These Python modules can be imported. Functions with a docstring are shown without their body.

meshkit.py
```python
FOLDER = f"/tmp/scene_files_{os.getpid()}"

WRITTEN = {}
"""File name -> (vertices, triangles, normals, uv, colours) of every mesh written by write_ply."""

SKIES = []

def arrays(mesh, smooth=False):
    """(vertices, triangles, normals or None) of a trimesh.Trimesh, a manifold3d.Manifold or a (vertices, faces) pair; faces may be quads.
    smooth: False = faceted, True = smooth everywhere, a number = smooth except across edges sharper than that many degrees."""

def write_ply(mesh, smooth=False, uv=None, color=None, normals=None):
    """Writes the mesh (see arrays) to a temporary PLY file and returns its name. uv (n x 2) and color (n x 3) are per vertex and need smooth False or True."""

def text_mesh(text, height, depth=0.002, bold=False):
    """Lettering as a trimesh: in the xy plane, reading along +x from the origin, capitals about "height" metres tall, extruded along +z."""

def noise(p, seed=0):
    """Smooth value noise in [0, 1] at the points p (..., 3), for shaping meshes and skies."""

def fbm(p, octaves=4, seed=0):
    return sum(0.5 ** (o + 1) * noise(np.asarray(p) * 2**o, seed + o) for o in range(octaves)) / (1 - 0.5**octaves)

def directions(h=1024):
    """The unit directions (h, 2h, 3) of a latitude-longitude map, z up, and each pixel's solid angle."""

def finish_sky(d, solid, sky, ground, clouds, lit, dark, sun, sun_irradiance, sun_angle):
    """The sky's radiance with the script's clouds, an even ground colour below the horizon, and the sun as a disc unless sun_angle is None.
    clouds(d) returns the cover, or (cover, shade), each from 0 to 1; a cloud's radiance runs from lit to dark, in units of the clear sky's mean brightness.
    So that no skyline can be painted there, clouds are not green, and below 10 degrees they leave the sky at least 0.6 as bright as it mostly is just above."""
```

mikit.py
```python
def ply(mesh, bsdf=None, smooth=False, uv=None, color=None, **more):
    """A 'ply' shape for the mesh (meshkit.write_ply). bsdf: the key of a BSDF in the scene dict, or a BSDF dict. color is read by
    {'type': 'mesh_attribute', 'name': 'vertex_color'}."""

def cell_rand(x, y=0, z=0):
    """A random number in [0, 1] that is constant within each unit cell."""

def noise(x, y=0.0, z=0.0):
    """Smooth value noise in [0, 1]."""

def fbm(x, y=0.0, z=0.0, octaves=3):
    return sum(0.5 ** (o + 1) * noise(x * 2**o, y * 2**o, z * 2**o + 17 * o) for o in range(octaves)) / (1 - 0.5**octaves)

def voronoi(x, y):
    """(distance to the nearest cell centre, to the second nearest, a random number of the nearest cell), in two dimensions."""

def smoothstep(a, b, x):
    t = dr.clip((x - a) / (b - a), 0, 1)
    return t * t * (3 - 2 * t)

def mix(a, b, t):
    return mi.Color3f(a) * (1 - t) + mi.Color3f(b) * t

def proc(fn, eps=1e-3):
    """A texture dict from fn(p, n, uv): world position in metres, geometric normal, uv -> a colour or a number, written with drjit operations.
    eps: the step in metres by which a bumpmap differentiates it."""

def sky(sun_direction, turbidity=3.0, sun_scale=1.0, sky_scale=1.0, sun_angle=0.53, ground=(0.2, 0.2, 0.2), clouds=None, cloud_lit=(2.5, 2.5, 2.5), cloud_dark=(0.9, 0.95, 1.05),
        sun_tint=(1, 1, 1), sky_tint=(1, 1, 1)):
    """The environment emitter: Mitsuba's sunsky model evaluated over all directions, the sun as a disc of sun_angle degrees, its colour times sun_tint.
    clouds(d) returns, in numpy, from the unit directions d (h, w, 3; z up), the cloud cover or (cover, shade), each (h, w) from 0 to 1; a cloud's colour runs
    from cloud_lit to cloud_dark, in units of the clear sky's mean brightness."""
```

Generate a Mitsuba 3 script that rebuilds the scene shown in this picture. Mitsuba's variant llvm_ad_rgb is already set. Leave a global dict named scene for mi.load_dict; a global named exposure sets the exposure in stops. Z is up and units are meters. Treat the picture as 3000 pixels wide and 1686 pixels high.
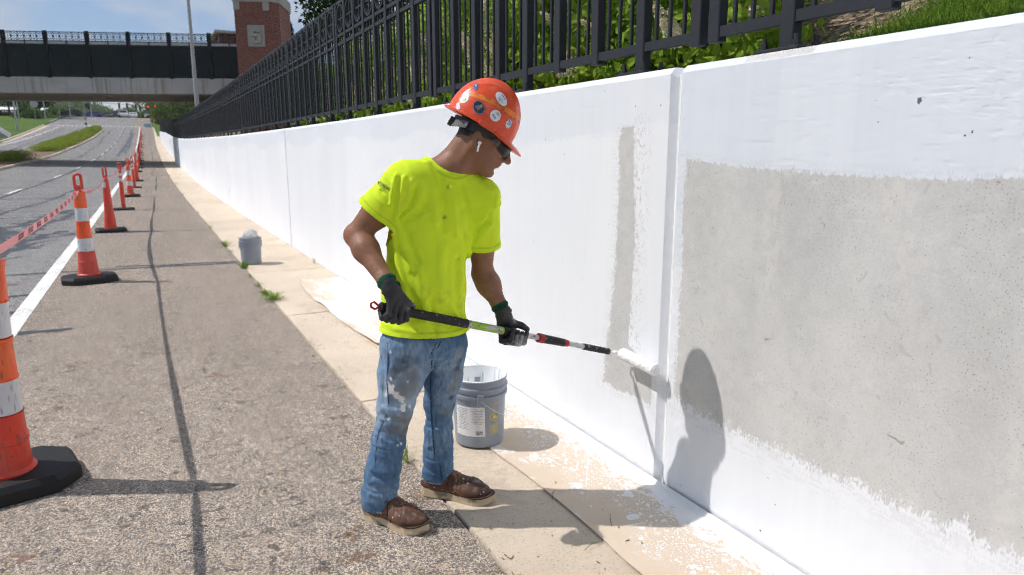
import math, random
import numpy as np, trimesh, drjit as dr, mitsuba as mi, mikit, meshkit
from mikit import noise, fbm, voronoi, cell_rand, smoothstep, mix, proc
from shapely.geometry import Polygon, Point, LineString
T = mi.ScalarTransform4f
random.seed(3); RNG = np.random.default_rng(11)

# ------------------------------------------------------------------ camera, sky, exposure
EYE = np.array([0, 0, 1.55])
PITCH, YAW = math.radians(11.2548), math.radians(27.7965)
LEV = np.array([math.sin(YAW), math.cos(YAW), 0])              # level direction of view
RGT = np.array([math.cos(YAW), -math.sin(YAW), 0])
FWD = LEV * math.cos(PITCH) - np.array([0, 0, math.sin(PITCH)])
UPV = np.cross(RGT, FWD)
SUN = (-1.0, 0.53, 1.49)
exposure = 1.40

def sky_clouds(d):
    h = np.maximum(d[..., 2], 0.03)
    p = np.stack([d[..., 0] / (h + .25), d[..., 1] / (h + .25), 0 * h], -1)
    n = meshkit.fbm(p * 2.3 + 7.3, 6, 3)
    cover = np.clip((n - .38) / .24, 0, 1)
    cover = cover * cover * (3 - 2 * cover)
    shade = np.clip((meshkit.fbm(p * 3.1 + 21, 4, 9) - .45) / .25, 0, 1)
    return .12 + cover * .75, shade * .5

scene = {
    'camera': {'type': 'thinlens', 'fov': 2 * math.degrees(math.atan(1500 / 2000.)), 'fov_axis': 'x', 'near_clip': .05, 'far_clip': 6000.,
               'aperture_radius': .0026, 'focus_distance': 2.85,
               'to_world': T().look_at(origin=EYE.tolist(), target=(EYE + FWD).tolist(), up=[0, 0, 1])},
    'sky': mikit.sky(SUN, turbidity=3, sky_scale=1.08, sky_tint=(1.02, 1.05, 1.08), sun_tint=(.91, 1.05, 1.35), clouds=sky_clouds, cloud_lit=(2.2, 2.3, 2.45), cloud_dark=(1.5, 1.62, 1.8)),
}
labels = {}

# ------------------------------------------------------------------ helpers
def ray(px, py):
    """Direction through a point of the 3000 x 1686 photograph: used to read real positions off it."""
    d = FWD * 2000. + RGT * (px - 1500) - UPV * (py - 843)
    return d / np.linalg.norm(d)
def on_x(px, py, x): d = ray(px, py); return EYE + d * (x / d[0])
def on_y(px, py, y): d = ray(px, py); return EYE + d * (y / d[1])
def on_z(px, py, z=0.): d = ray(px, py); return EYE + d * ((z - EYE[2]) / d[2])

def zr(y):
    """Height of the road along its length: level here, climbing beyond the bridge, flat again at the crossing."""
    y = np.asarray(y, float); a, y0, y1, y2, y3 = .00042, 18., 112., 170., 205.
    s = 2 * a * (y1 - y0)
    u = np.clip(y - y2, 0, y3 - y2)
    return a * np.clip(y - y0, 0, y1 - y0) ** 2 + s * np.clip(y - y1, 0, y2 - y1) + s * u - s * u * u / (2 * (y3 - y2))
_TS = np.linspace(1, 600, 60000)
def on_road(px, py):
    p = EYE + _TS[:, None] * ray(px, py)
    return p[np.argmax(p[:, 2] < zr(p[:, 1]))]

COUNT = {}
def numbered(name):
    n = COUNT.get(name, -1) + 1; COUNT[name] = n
    return name if n == 0 else f'{name}_{n:03d}'
def lab(key, label=None, cat=None, group=None, kind=None):
    e = {k: v for k, v in dict(label=label, category=cat, group=group, kind=kind).items() if v}
    if e: labels[key] = e
def put(name, mesh, bsdf, parent=None, smooth=False, label=None, cat=None, group=None, kind=None, to=None, color=None, uv=None):
    key = numbered((parent + '__' if parent else '') + name)
    d = mesh if isinstance(mesh, dict) else mikit.ply(mesh, bsdf, smooth=smooth, color=color, uv=uv)
    d = dict(d)
    if to is not None: d['to_world'] = to
    scene[key] = d
    lab(key, label, cat, group, kind)
    return key
def thing(name, label, cat, group=None):
    key = numbered(name); lab(key, label, cat, group); return key

def cat(*ms):
    ms = [m for x in ms for m in (x if isinstance(x, (list, tuple)) else [x])]
    v, f, o = [], [], 0
    for m in ms:
        v.append(np.asarray(m.vertices)); f.append(np.asarray(m.faces) + o); o += len(m.vertices)
    return trimesh.Trimesh(np.vstack(v), np.vstack(f), process=False)
def box(x0, x1, y0, y1, z0, z1):
    m = trimesh.creation.box(extents=(x1 - x0, y1 - y0, z1 - z0)); m.apply_translation(((x0 + x1) / 2, (y0 + y1) / 2, (z0 + z1) / 2)); return m
def bbox(x0, x1, y0, y1, z0, z1, c=.004):
    """A box with chamfered edges."""
    e = np.array([(x1 - x0) / 2, (y1 - y0) / 2, (z1 - z0) / 2]); c = min(c, e.min() * .45); pts = []
    for s in np.ndindex(2, 2, 2):
        s = np.array(s) * 2 - 1
        for k in range(3):
            q = e - c; q = q.copy(); q[k] = e[k]; pts.append(s * q)
    m = trimesh.convex.convex_hull(np.array(pts)); m.apply_translation(((x0 + x1) / 2, (y0 + y1) / 2, (z0 + z1) / 2)); return m
def beam(a, b, w, h, up=(0, 0, 1)):
    a, b = np.asarray(a, float), np.asarray(b, float); d = b - a; L = np.linalg.norm(d); d = d / L
    s = np.cross(d, up); s /= np.linalg.norm(s); u = np.cross(s, d)
    m = trimesh.creation.box(extents=(w, L, h)); M = np.eye(4); M[:3, 0], M[:3, 1], M[:3, 2], M[:3, 3] = s, d, u, (a + b) / 2
    m.apply_transform(M); return m
def tube(pts, r, sides=8, cap=True):
    p = np.asarray(pts, float); n = len(p); r = np.broadcast_to(np.asarray(r, float), (n,))
    t = np.gradient(p, axis=0); t /= np.linalg.norm(t, axis=1, keepdims=True) + 1e-12
    u = np.cross(t[0], [0, 0, 1.] if abs(t[0][2]) < .9 else [1., 0, 0]); us = []
    for i in range(n):
        u = u - t[i] * (u @ t[i]); u = u / (np.linalg.norm(u) + 1e-12); us.append(u)
    us = np.array(us); w = np.cross(t, us); a = np.arange(sides) * 2 * np.pi / sides
    v = p[:, None] + r[:, None, None] * (np.cos(a)[None, :, None] * us[:, None] + np.sin(a)[None, :, None] * w[:, None])
    f = []
    for i in range(n - 1):
        for j in range(sides):
            k = (j + 1) % sides; f += [[i * sides + j, i * sides + k, (i + 1) * sides + k], [i * sides + j, (i + 1) * sides + k, (i + 1) * sides + j]]
    v = v.reshape(-1, 3)
    if cap:
        v = np.vstack([v, p[0], p[-1]]); c0, c1 = len(v) - 2, len(v) - 1
        for j in range(sides):
            k = (j + 1) % sides; f += [[c0, k, j], [c1, (n - 1) * sides + j, (n - 1) * sides + k]]
    return trimesh.Trimesh(v, f, process=False)
def lathe(prof, n=32, start=0, stop=2 * np.pi):
    """Revolve (radius, z) pairs round z; the profile is followed so that faces point outward when it runs upward outside."""
    prof = np.asarray(prof, float); full = abs(stop - start - 2 * np.pi) < 1e-6; m = n if full else n + 1
    a = start + (stop - start) * np.arange(m) / n
    v = np.stack([prof[:, 0][:, None] * np.cos(a), prof[:, 0][:, None] * np.sin(a), np.repeat(prof[:, 1][:, None], m, 1)], -1).reshape(-1, 3); f = []
    for i in range(len(prof) - 1):
        for j in range(n):
            k = (j + 1) % m; q = [i * m + j, i * m + k, (i + 1) * m + k, (i + 1) * m + j]
            if prof[i, 0] > 1e-7: f.append([q[0], q[1], q[2]])
            if prof[i + 1, 0] > 1e-7: f.append([q[0], q[2], q[3]])
    return trimesh.Trimesh(v, f, process=False)
def moved(m, t=(0, 0, 0), rz=0., s=1.):
    m = m.copy(); M = np.eye(4); c, n = math.cos(rz), math.sin(rz); M[:2, :2] = [[c, -n], [n, c]]; M[:3, :3] *= s; M[:3, 3] = t; m.apply_transform(M); return m
def prism(poly, z0, z1):
    m = trimesh.creation.extrude_polygon(poly, z1 - z0, engine='earcut'); m.apply_translation((0, 0, z0)); return m
def strip(xs0, xs1, ys, dz=0., zf=None):
    """A sheet between two side lines x0(y) and x1(y), lying on the road's profile."""
    ys = np.asarray(ys, float); x0, x1 = np.broadcast_to(xs0, ys.shape), np.broadcast_to(xs1, ys.shape); z = (zf or zr)(ys) + dz; n = len(ys)
    v = np.vstack([np.stack([x0, ys, z], 1), np.stack([x1, ys, z], 1)]); i = np.arange(n - 1)
    return trimesh.Trimesh(v, np.vstack([np.stack([i, i + n, i + n + 1], 1), np.stack([i, i + n + 1, i + 1], 1)]), process=False)
def ribbon(pts, w, dz=.003):
    """A flat band on the road along the points (x, y)."""
    p = np.asarray(pts, float); t = np.gradient(p, axis=0); t /= np.linalg.norm(t, axis=1, keepdims=True) + 1e-9
    nrm = np.stack([-t[:, 1], t[:, 0]], 1); w = np.broadcast_to(w, (len(p),))[:, None] / 2
    a, b = p - nrm * w, p + nrm * w; n = len(p)
    v = np.vstack([np.c_[a, zr(a[:, 1]) + dz], np.c_[b, zr(b[:, 1]) + dz]]); i = np.arange(n - 1)
    return trimesh.Trimesh(v, np.vstack([np.stack([i, i + 1, i + n + 1], 1), np.stack([i, i + n + 1, i + n], 1)]), process=False)

# ------------------------------------------------------------------ materials
def bsdf(key, d): scene[key] = d; return key
def two(d): return {'type': 'twosided', 'b': d}
def rgb(*c): return {'type': 'rgb', 'value': list(c)}
def plain(key, c, rough=.6, spec=.4, **k): return bsdf(key, two({'type': 'principled', 'base_color': rgb(*c) if isinstance(c, tuple) else c, 'roughness': rough, 'specular': spec, **k}))
VC = {'type': 'mesh_attribute', 'name': 'vertex_color'}

def asphalt_col(p, n, uv):
    w = noise(p.x * 40, p.y * 40) * .35
    d1, d2, c = voronoi(p.x * 150 + w, p.y * 150 + w)
    d3, d4, e = voronoi(p.x * 60 + 9, p.y * 60 + 4)
    stone = mix((.14, .13, .125), (.44, .38, .315), smoothstep(.1, .8, c))
    stone = mix(stone, (.60, .56, .51), smoothstep(.90, .97, c))
    stone = mix(stone, (.40, .235, .13), (smoothstep(.40, .42, c) - smoothstep(.455, .47, c)) * .8)
    big = mix((.15, .15, .16), (.58, .52, .45), e)
    stone = mix(stone, big, smoothstep(.34, .22, d3) * smoothstep(.55, .62, cell_rand(dr.floor(e * 999.), 3, 5)) * .9)
    gap = smoothstep(.02, .16, d2 - d1)
    base = mix((.075, .07, .066), stone, gap * .9 + .1)
    lane = smoothstep(-1.25, -1.12, p.x)                      # the running lanes are greyer than the shoulder
    patch = fbm(p.x * 1.7, p.y * .8, 3.) * .22 + fbm(p.x * 9, p.y * 9, 1.) * .22 + .78
    base = base * patch * mi.Color3f(1.19, 1.125, 1.055) * (.70 + .34 * noise(p.x * 48, p.y * 20, 2.) + .26 * noise(p.x * 105, p.y * 44, 6.))
    grey = mi.Color3f(mi.luminance(base)) * mi.Color3f(1.04, 1.0, .955) * .95
    base = mix(grey, base, lane)
    rust = smoothstep(.71, .80, fbm(p.x * 3.3 + 5, p.y * 5 + 2, 7.)) * smoothstep(.40, .62, noise(p.x * 70, p.y * 70)) * .7
    dark = smoothstep(.73, .78, noise(p.x * 13 + 3, p.y * 17)) * smoothstep(.55, .7, noise(p.x * 60, p.y * 60, 4)) * .6
    return mix(mix(base, (.17, .085, .04), rust), (.05, .04, .035), dark)
def asphalt_h(p, n, uv):
    d1, d2, c = voronoi(p.x * 150, p.y * 150)
    return smoothstep(.75, .1, d1) * (.4 + .6 * c)
bsdf('m_asphalt', two({'type': 'bumpmap', 'arbitrary': proc(asphalt_h, .0015), 'scale': .0028,
     'b': {'type': 'principled', 'base_color': proc(asphalt_col), 'roughness': .75, 'specular': .35}}))

def gutter_col(p, n, uv):
    big = fbm(p.x * 2.1, p.y * 2.1, 1.) ; fine = noise(p.x * 260, p.y * 260) * .5 + noise(p.x * 110, p.y * 110) * .5
    c = mix((.53, .44, .335), (.69, .585, .46), big * .8 + fine * .35 - .1)
    slab = cell_rand(dr.floor((p.y - 1.4) / 2.63), 7, 1)
    c = c * (.93 + .12 * slab)
    pit = smoothstep(.79, .88, noise(p.x * 190, p.y * 190, 5))
    broom = noise(p.x * 14, p.y * 420, 3.) * .10 + .95
    stain = smoothstep(.55, .85, fbm(p.x * 3, p.y * 3, 9.) * .7 + noise(p.x * 31, p.y * 31) * .3) * .22
    return mix(mix(c, (.20, .15, .10), stain), (.20, .16, .12), pit * .45) * broom
bsdf('m_gutter', two({'type': 'bumpmap', 'arbitrary': proc(lambda p, n, uv: noise(p.x * 18, p.y * 420, 3.) + .7 * noise(p.x * 130, p.y * 130)), 'scale': .0011,
     'b': {'type': 'principled', 'base_color': proc(gutter_col), 'roughness': .85, 'specular': .25}}))
plain('m_joint', (.045, .04, .033), .95, .1)
plain('m_seal', (.052, .055, .062), .45, .5)
def mark_col(p, n, uv):
    wear = smoothstep(.62, .78, noise(p.x * 90, p.y * 90)) * smoothstep(.45, .65, fbm(p.x * 5, p.y * 3)) 
    return mix((.74, .73, .70), (.28, .26, .24), wear * .8)
plain('m_mark', proc(mark_col), .7)
def grass_col(p, n, uv):
    return mix(mix((.035, .075, .014), (.085, .15, .028), fbm(p.x * .6, p.y * .6)), (.12, .17, .045), noise(p.x * 7, p.y * 3) * .6)
plain('m_grass', proc(grass_col), .9, .1)
def mulch_col(p, n, uv):
    d1, d2, c = voronoi(p.x * 30, p.y * 46)
    return mix((.075, .05, .032), (.40, .30, .21), c * smoothstep(.02, .2, d2 - d1)) * (.6 + .7 * fbm(p.x * 3, p.y * 3))
plain('m_mulch', proc(mulch_col), .9, .1)
plain('m_fence', (.033, .036, .043), .50, .2)
plain('m_bolt', (.022, .022, .024), .5, .5)
plain('m_galv', (.36, .37, .38), .45, .5)
plain('m_dark', (.012, .012, .013), .6)
plain('m_white', (.78, .78, .77), .5)
# ------------------------------------------------------------------ the ground, road and pavement
WX = 2.025                                                     # face of the retaining wall
def wt(y):
    """Height of the wall's top."""
    return np.interp(y, [-20, 8, 12, 20, 38, 50, 62, 80, 110], [1.905, 1.905, 1.92, 1.97, 2.18, 2.38, 2.68, 3.42, 4.33])
YS = np.unique(np.r_[np.arange(-12, 24, 2.), np.arange(24, 215, 3.), [260, 400, 700, 1500, 3000]])

def bank(x, y):
    """The embankment behind the wall."""
    y = np.asarray(y, float); s = np.interp(y, [-20, 6, 12, 20, 60], [.46, .46, .30, .12, .08])
    base = np.where(y < 110, wt(np.minimum(y, 109)) - .13, zr(y) - .02)
    z = base + s * np.clip(x - 2.32, 0, 3.2) + .10 * np.clip(x - 5.5, 0, 40)
    far = np.clip((y - 95) / 20, 0, 1)
    return z * (1 - far) + far * (zr(y) + .015 * np.clip(x - 2.3, 0, 60))
def left_land(x, y):
    return zr(y) + .12 + .035 * np.clip(-14.3 - x, 0, 120)
gx = [-900, -300, -120, -60, -30, -22, -14.45, -14.4, 2.02]
V, Fc = [], []
for y in YS:
    for x in gx: V.append((x, y, (left_land(x, y) if x < -14.42 else zr(y) - .06)))
n = len(gx)
for i in range(len(YS) - 1):
    for j in range(n - 1): Fc += [[i * n + j, i * n + j + 1, (i + 1) * n + j + 1], [i * n + j, (i + 1) * n + j + 1, (i + 1) * n + j]]
put('ground', (np.array(V), np.array(Fc)), 'm_grass', smooth=30, kind='structure')
gx = [2.31, 2.6, 3., 3.6, 4.4, 5.5, 8, 14, 30, 60, 150, 600]
V, Fc = [], []; n = len(gx)
ysb = np.unique(np.r_[np.arange(-12, 16, .5), YS])
for y in ysb:
    for x in gx: V.append((x, y, float(bank(x, y)) + .05 * (meshkit.noise(np.array([x * 1.3, y * 1.3, 0.])) - .5) * min(1, (x - 2.3) * 3)))
for i in range(len(ysb) - 1):
    for j in range(n - 1): Fc += [[i * n + j, i * n + j + 1, (i + 1) * n + j + 1], [i * n + j, (i + 1) * n + j + 1, (i + 1) * n + j]]
def bank_col(p, n, uv):                                        # mulch along the fence, lawn above and to the right
    edge = p.y - 2.15 + .45 * (p.x - 3.05) + (fbm(p.x * 4, p.y * 4) - .5) * .5
    d1, d2, c = voronoi(p.x * 34, p.y * 40)
    mulch = mix((.08, .055, .035), (.42, .32, .23), c * smoothstep(.02, .2, d2 - d1)) * (.55 + .7 * fbm(p.x * 3, p.y * 3))
    return mix(mulch, mix((.03, .07, .014), (.07, .13, .025), noise(p.x * 40, p.y * 40)), smoothstep(.05, -.05, edge))
plain('m_bank', proc(bank_col), .9, .1)
put('embankment', (np.array(V), np.array(Fc)), 'm_bank', smooth=30, kind='structure')

xe = lambda y: np.interp(y, [0, 31, 140, 215], [-1.2, -1.2, -.36, .2])          # the edge line
xd = lambda y: np.interp(y, [-20, 32, 43, 53, 80, 104, 140], [-4.9, -4.48, -4.19, -3.93, -3.35, -2.96, -2.75])
xg = lambda y: np.interp(y, [0, 45, 90, 136], [1.055, 1.055, 1.2, 1.55])        # asphalt meets the concrete strip
ry = np.unique(np.r_[np.arange(-10, 20, 5.), np.arange(20, 216, 2.5)])
put('road', strip(-14.35 + 0 * ry, xg(ry) - .006, ry), 'm_asphalt', kind='structure', smooth=30)
cr = strip(-60 + 0 * ry[:2], 60 + 0 * ry[:2], np.array([150., 215.]), .0)
yy = np.linspace(150, 214, 20)
put('crossroad', cat(strip(-70 + 0 * yy, -14.4 + 0 * yy, yy, .14), strip(xg(yy) + .02, 70 + 0 * yy, yy, .03)), 'm_asphalt', kind='structure', smooth=30)
# white edge lines, broken lane line, stop bar
mk = thing('road_marking', None, None); labels[mk] = {'kind': 'structure'}
yl = np.unique(np.r_[np.arange(-6, 140, 2.), 139.])
put('edge_line', strip(xe(yl) - .075, xe(yl) + .075, yl, .004), 'm_mark', mk)
yl2 = np.arange(-6, 137, 3.); xl = np.interp(yl2, [0, 90, 110, 137], [-13.5, -13.45, -12.6, -11.9])
put('edge_line', strip(xl - .08, xl + .08, yl2, .004), 'm_mark', mk)
for y0 in (7.6, 19.8, 31.6, 43.4, 53.6, 64, 74, 80.6, 88.5, 96, 104, 112, 119.5, 127, 133):
    yd = np.array([y0 - 1.5, y0, y0 + 1.5]); put('lane_dash', strip(xd(yd) - .06, xd(yd) + .06, yd, .005), 'm_mark', mk)
for i in range(21):
    x0 = -13.2 + i * .63; put('stop_bar_block', strip(x0 + np.zeros(2), x0 + .36 + np.zeros(2), np.array([138.2, 139.9]), .004), 'm_mark', mk)
# sealed cracks
rs = np.random.default_rng(5)
def wobble(a, b, n, amp):
    t = np.linspace(0, 1, n)[:, None]; p = np.asarray(a, float) * (1 - t) + np.asarray(b, float) * t
    k = np.cumsum(rs.normal(0, 1, n)); k -= np.linspace(k[0], k[-1], n); d = np.asarray(b, float) - a; d = d / np.linalg.norm(d)
    return p + np.array([[-d[1], d[0]]]) * (k / (np.abs(k).max() + 1e-6) * amp)[:, None]
cracks = []
for a, b, n, amp, w in [((-1.9, 10.62), (1.03, 10.30), 24, .03, .04), ((-.5, 10.72), (1.02, 10.42), 18, .06, .03), ((-1.5, 7.12), (-.72, 7.05), 8, .01, .045),
                        ((-1.55, 8.98), (-1.12, 9.0), 5, .01, .05), ((-3, 15.9), (1.03, 15.0), 30, .06, .05), ((-.6, 15.5), (.1, 15.35), 8, .03, .04), ((-4, 21.9), (1.03, 20.7), 30, .07, .05),
                        ((-1.3, 8.10), (-1.19, 8.02), 6, .01, .06), ((-7, 27.5), (1.04, 26.6), 40, .08, .05), ((-8, 34.6), (1.04, 32.8), 40, .1, .06), ((-8, 39.6), (1.04, 38.6), 40, .1, .05), ((-8, 46), (1.04, 44.6), 40, .1, .06)]:
    cracks.append(ribbon(wobble(a, b, n, amp), 2.4 * w * (.7 + .6 * rs.random(n))))
for k in range(30):
    y = 7.5 + k * 1.1 + rs.random() * .6
    x0 = -1.4 - rs.random() * 2; L = 1.5 + rs.random() * 5
    cracks.append(ribbon(wobble((x0, y), (x0 - L, y + .35 * L * rs.random() + .1), 22, .12), .05 + .09 * rs.random(22)))
for y0 in np.arange(48, 135, 7.):
    cracks.append(ribbon(wobble((-6.2 + (y0 - 48) * .02, y0 + .4), (xe(y0), y0), 26, .12), .13))
    cracks.append(ribbon(wobble((-13, y0 + 2), (-9.5, y0 + 1.5), 18, .1), .13))
for x0, y0, x1, y1, w in [(-2.2, 70, -1.5, 128, .22), (-1.7, 75, -1.1, 120, .16), (-5.2, 62, -4.4, 125, .14), (-3.1, 4.2, -2.1, 12.5, .15), (-2.0, 8.3, -2.9, 17.5, .18), (-2.3, 11, -1.75, 21, .16), (-1.75, 7.6, -3.4, 14.5, .16), (-2.9, 9.5, -1.6, 16.2, .13), (-3.6, 13, -1.9, 22, .15), (-3.4, 17, -2.5, 33, .1), (-9.8, 75, -9, 130, .12), (-11.4, 70, -11, 130, .12)]:
    n = 60; c = wobble((x0, y0), (x1, y1), n, .25); cracks.append(ribbon(c, 1.35 * w * (.4 + 1.2 * rs.random(n))))
    for k in range(4, n - 6, 5):
        e = c[k] + np.array([rs.choice([-1, 1]) * (.25 + .5 * rs.random()), .3 + .9 * rs.random()]); cracks.append(ribbon(wobble(c[k], e, 9, .08), np.linspace(w * 1.1, .03, 9)))
yc = np.arange(2, 138, 1.0); cw = xd(yc) + .14 + .05 * np.cumsum(rs.normal(0, .35, len(yc))) * .3
cracks.append(ribbon(np.stack([cw, yc], 1), .10 + .10 * rs.random(len(yc))))
zig = [(.25, 30.5), (.31, 34), (.37, 37.8), (.42, 41), (.18, 44), (.38, 49), (.42, 56), (.55, 70), (.6, 90), (.8, 120)]
zp = np.concatenate([wobble(zig[i], zig[i + 1], 8, .03)[:-1] for i in range(len(zig) - 1)]); cracks.append(ribbon(zp, .05))
put('crack_sealant', cat(cracks), 'm_seal', 'road', kind='stuff')

# concrete strip along the wall: slabs with open joints
edges = [-8.9, -6.27, -3.85, -1.3, 1.42, 4.05, 6.65, 9.31, 11.95, 14.6, 17.2, 19.9, 22.5, 25.1, 27.8, 30.4, 33, 35.7, 38.3, 40.9, 43.6, 46.2, 48.8, 51.5] + list(np.arange(54.2, 140, 4.))
put('gutter', strip(xg(ry[ry < 141]) - .02, WX + .02 + 0 * ry[ry < 141], ry[ry < 141], -.028), 'm_joint', kind='structure')
for y0, y1 in zip(edges[:-1], edges[1:]):
    g = .005; ya = np.linspace(y0 + g, y1 - g, 14)
    wob = .007 * (meshkit.noise(np.stack([ya * 9, ya * 0, ya * 0], 1)) - .5)
    x0, x1 = xg(ya) + .006 + wob, np.full_like(ya, WX - .012)
    ins = .006
    yb = np.clip(ya, y0 + g + ins, y1 - g - ins)
    top = strip(x0 + ins, x1, yb, .004); n = len(ya)
    ring_t = np.r_[np.arange(n), np.arange(2 * n - 1, n - 1, -1)]
    low = np.r_[np.c_[x0, ya, zr(ya) - .004], np.c_[x1, ya, zr(ya) - .004][::-1]]
    lw2 = low.copy(); lw2[:, 2] -= .03
    v = np.vstack([top.vertices, low, lw2]); m = 2 * n; f = [*map(list, top.faces)]
    for a in range(m):
        b = (a + 1) % m
        f += [[ring_t[a], 2 * n + a, 2 * n + b], [ring_t[a], 2 * n + b, ring_t[b]], [2 * n + a, 4 * n + a, 4 * n + b], [2 * n + a, 4 * n + b, 2 * n + b]]
    put('slab', (v, np.array(f)), 'm_gutter', 'gutter', smooth=40)

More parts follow.
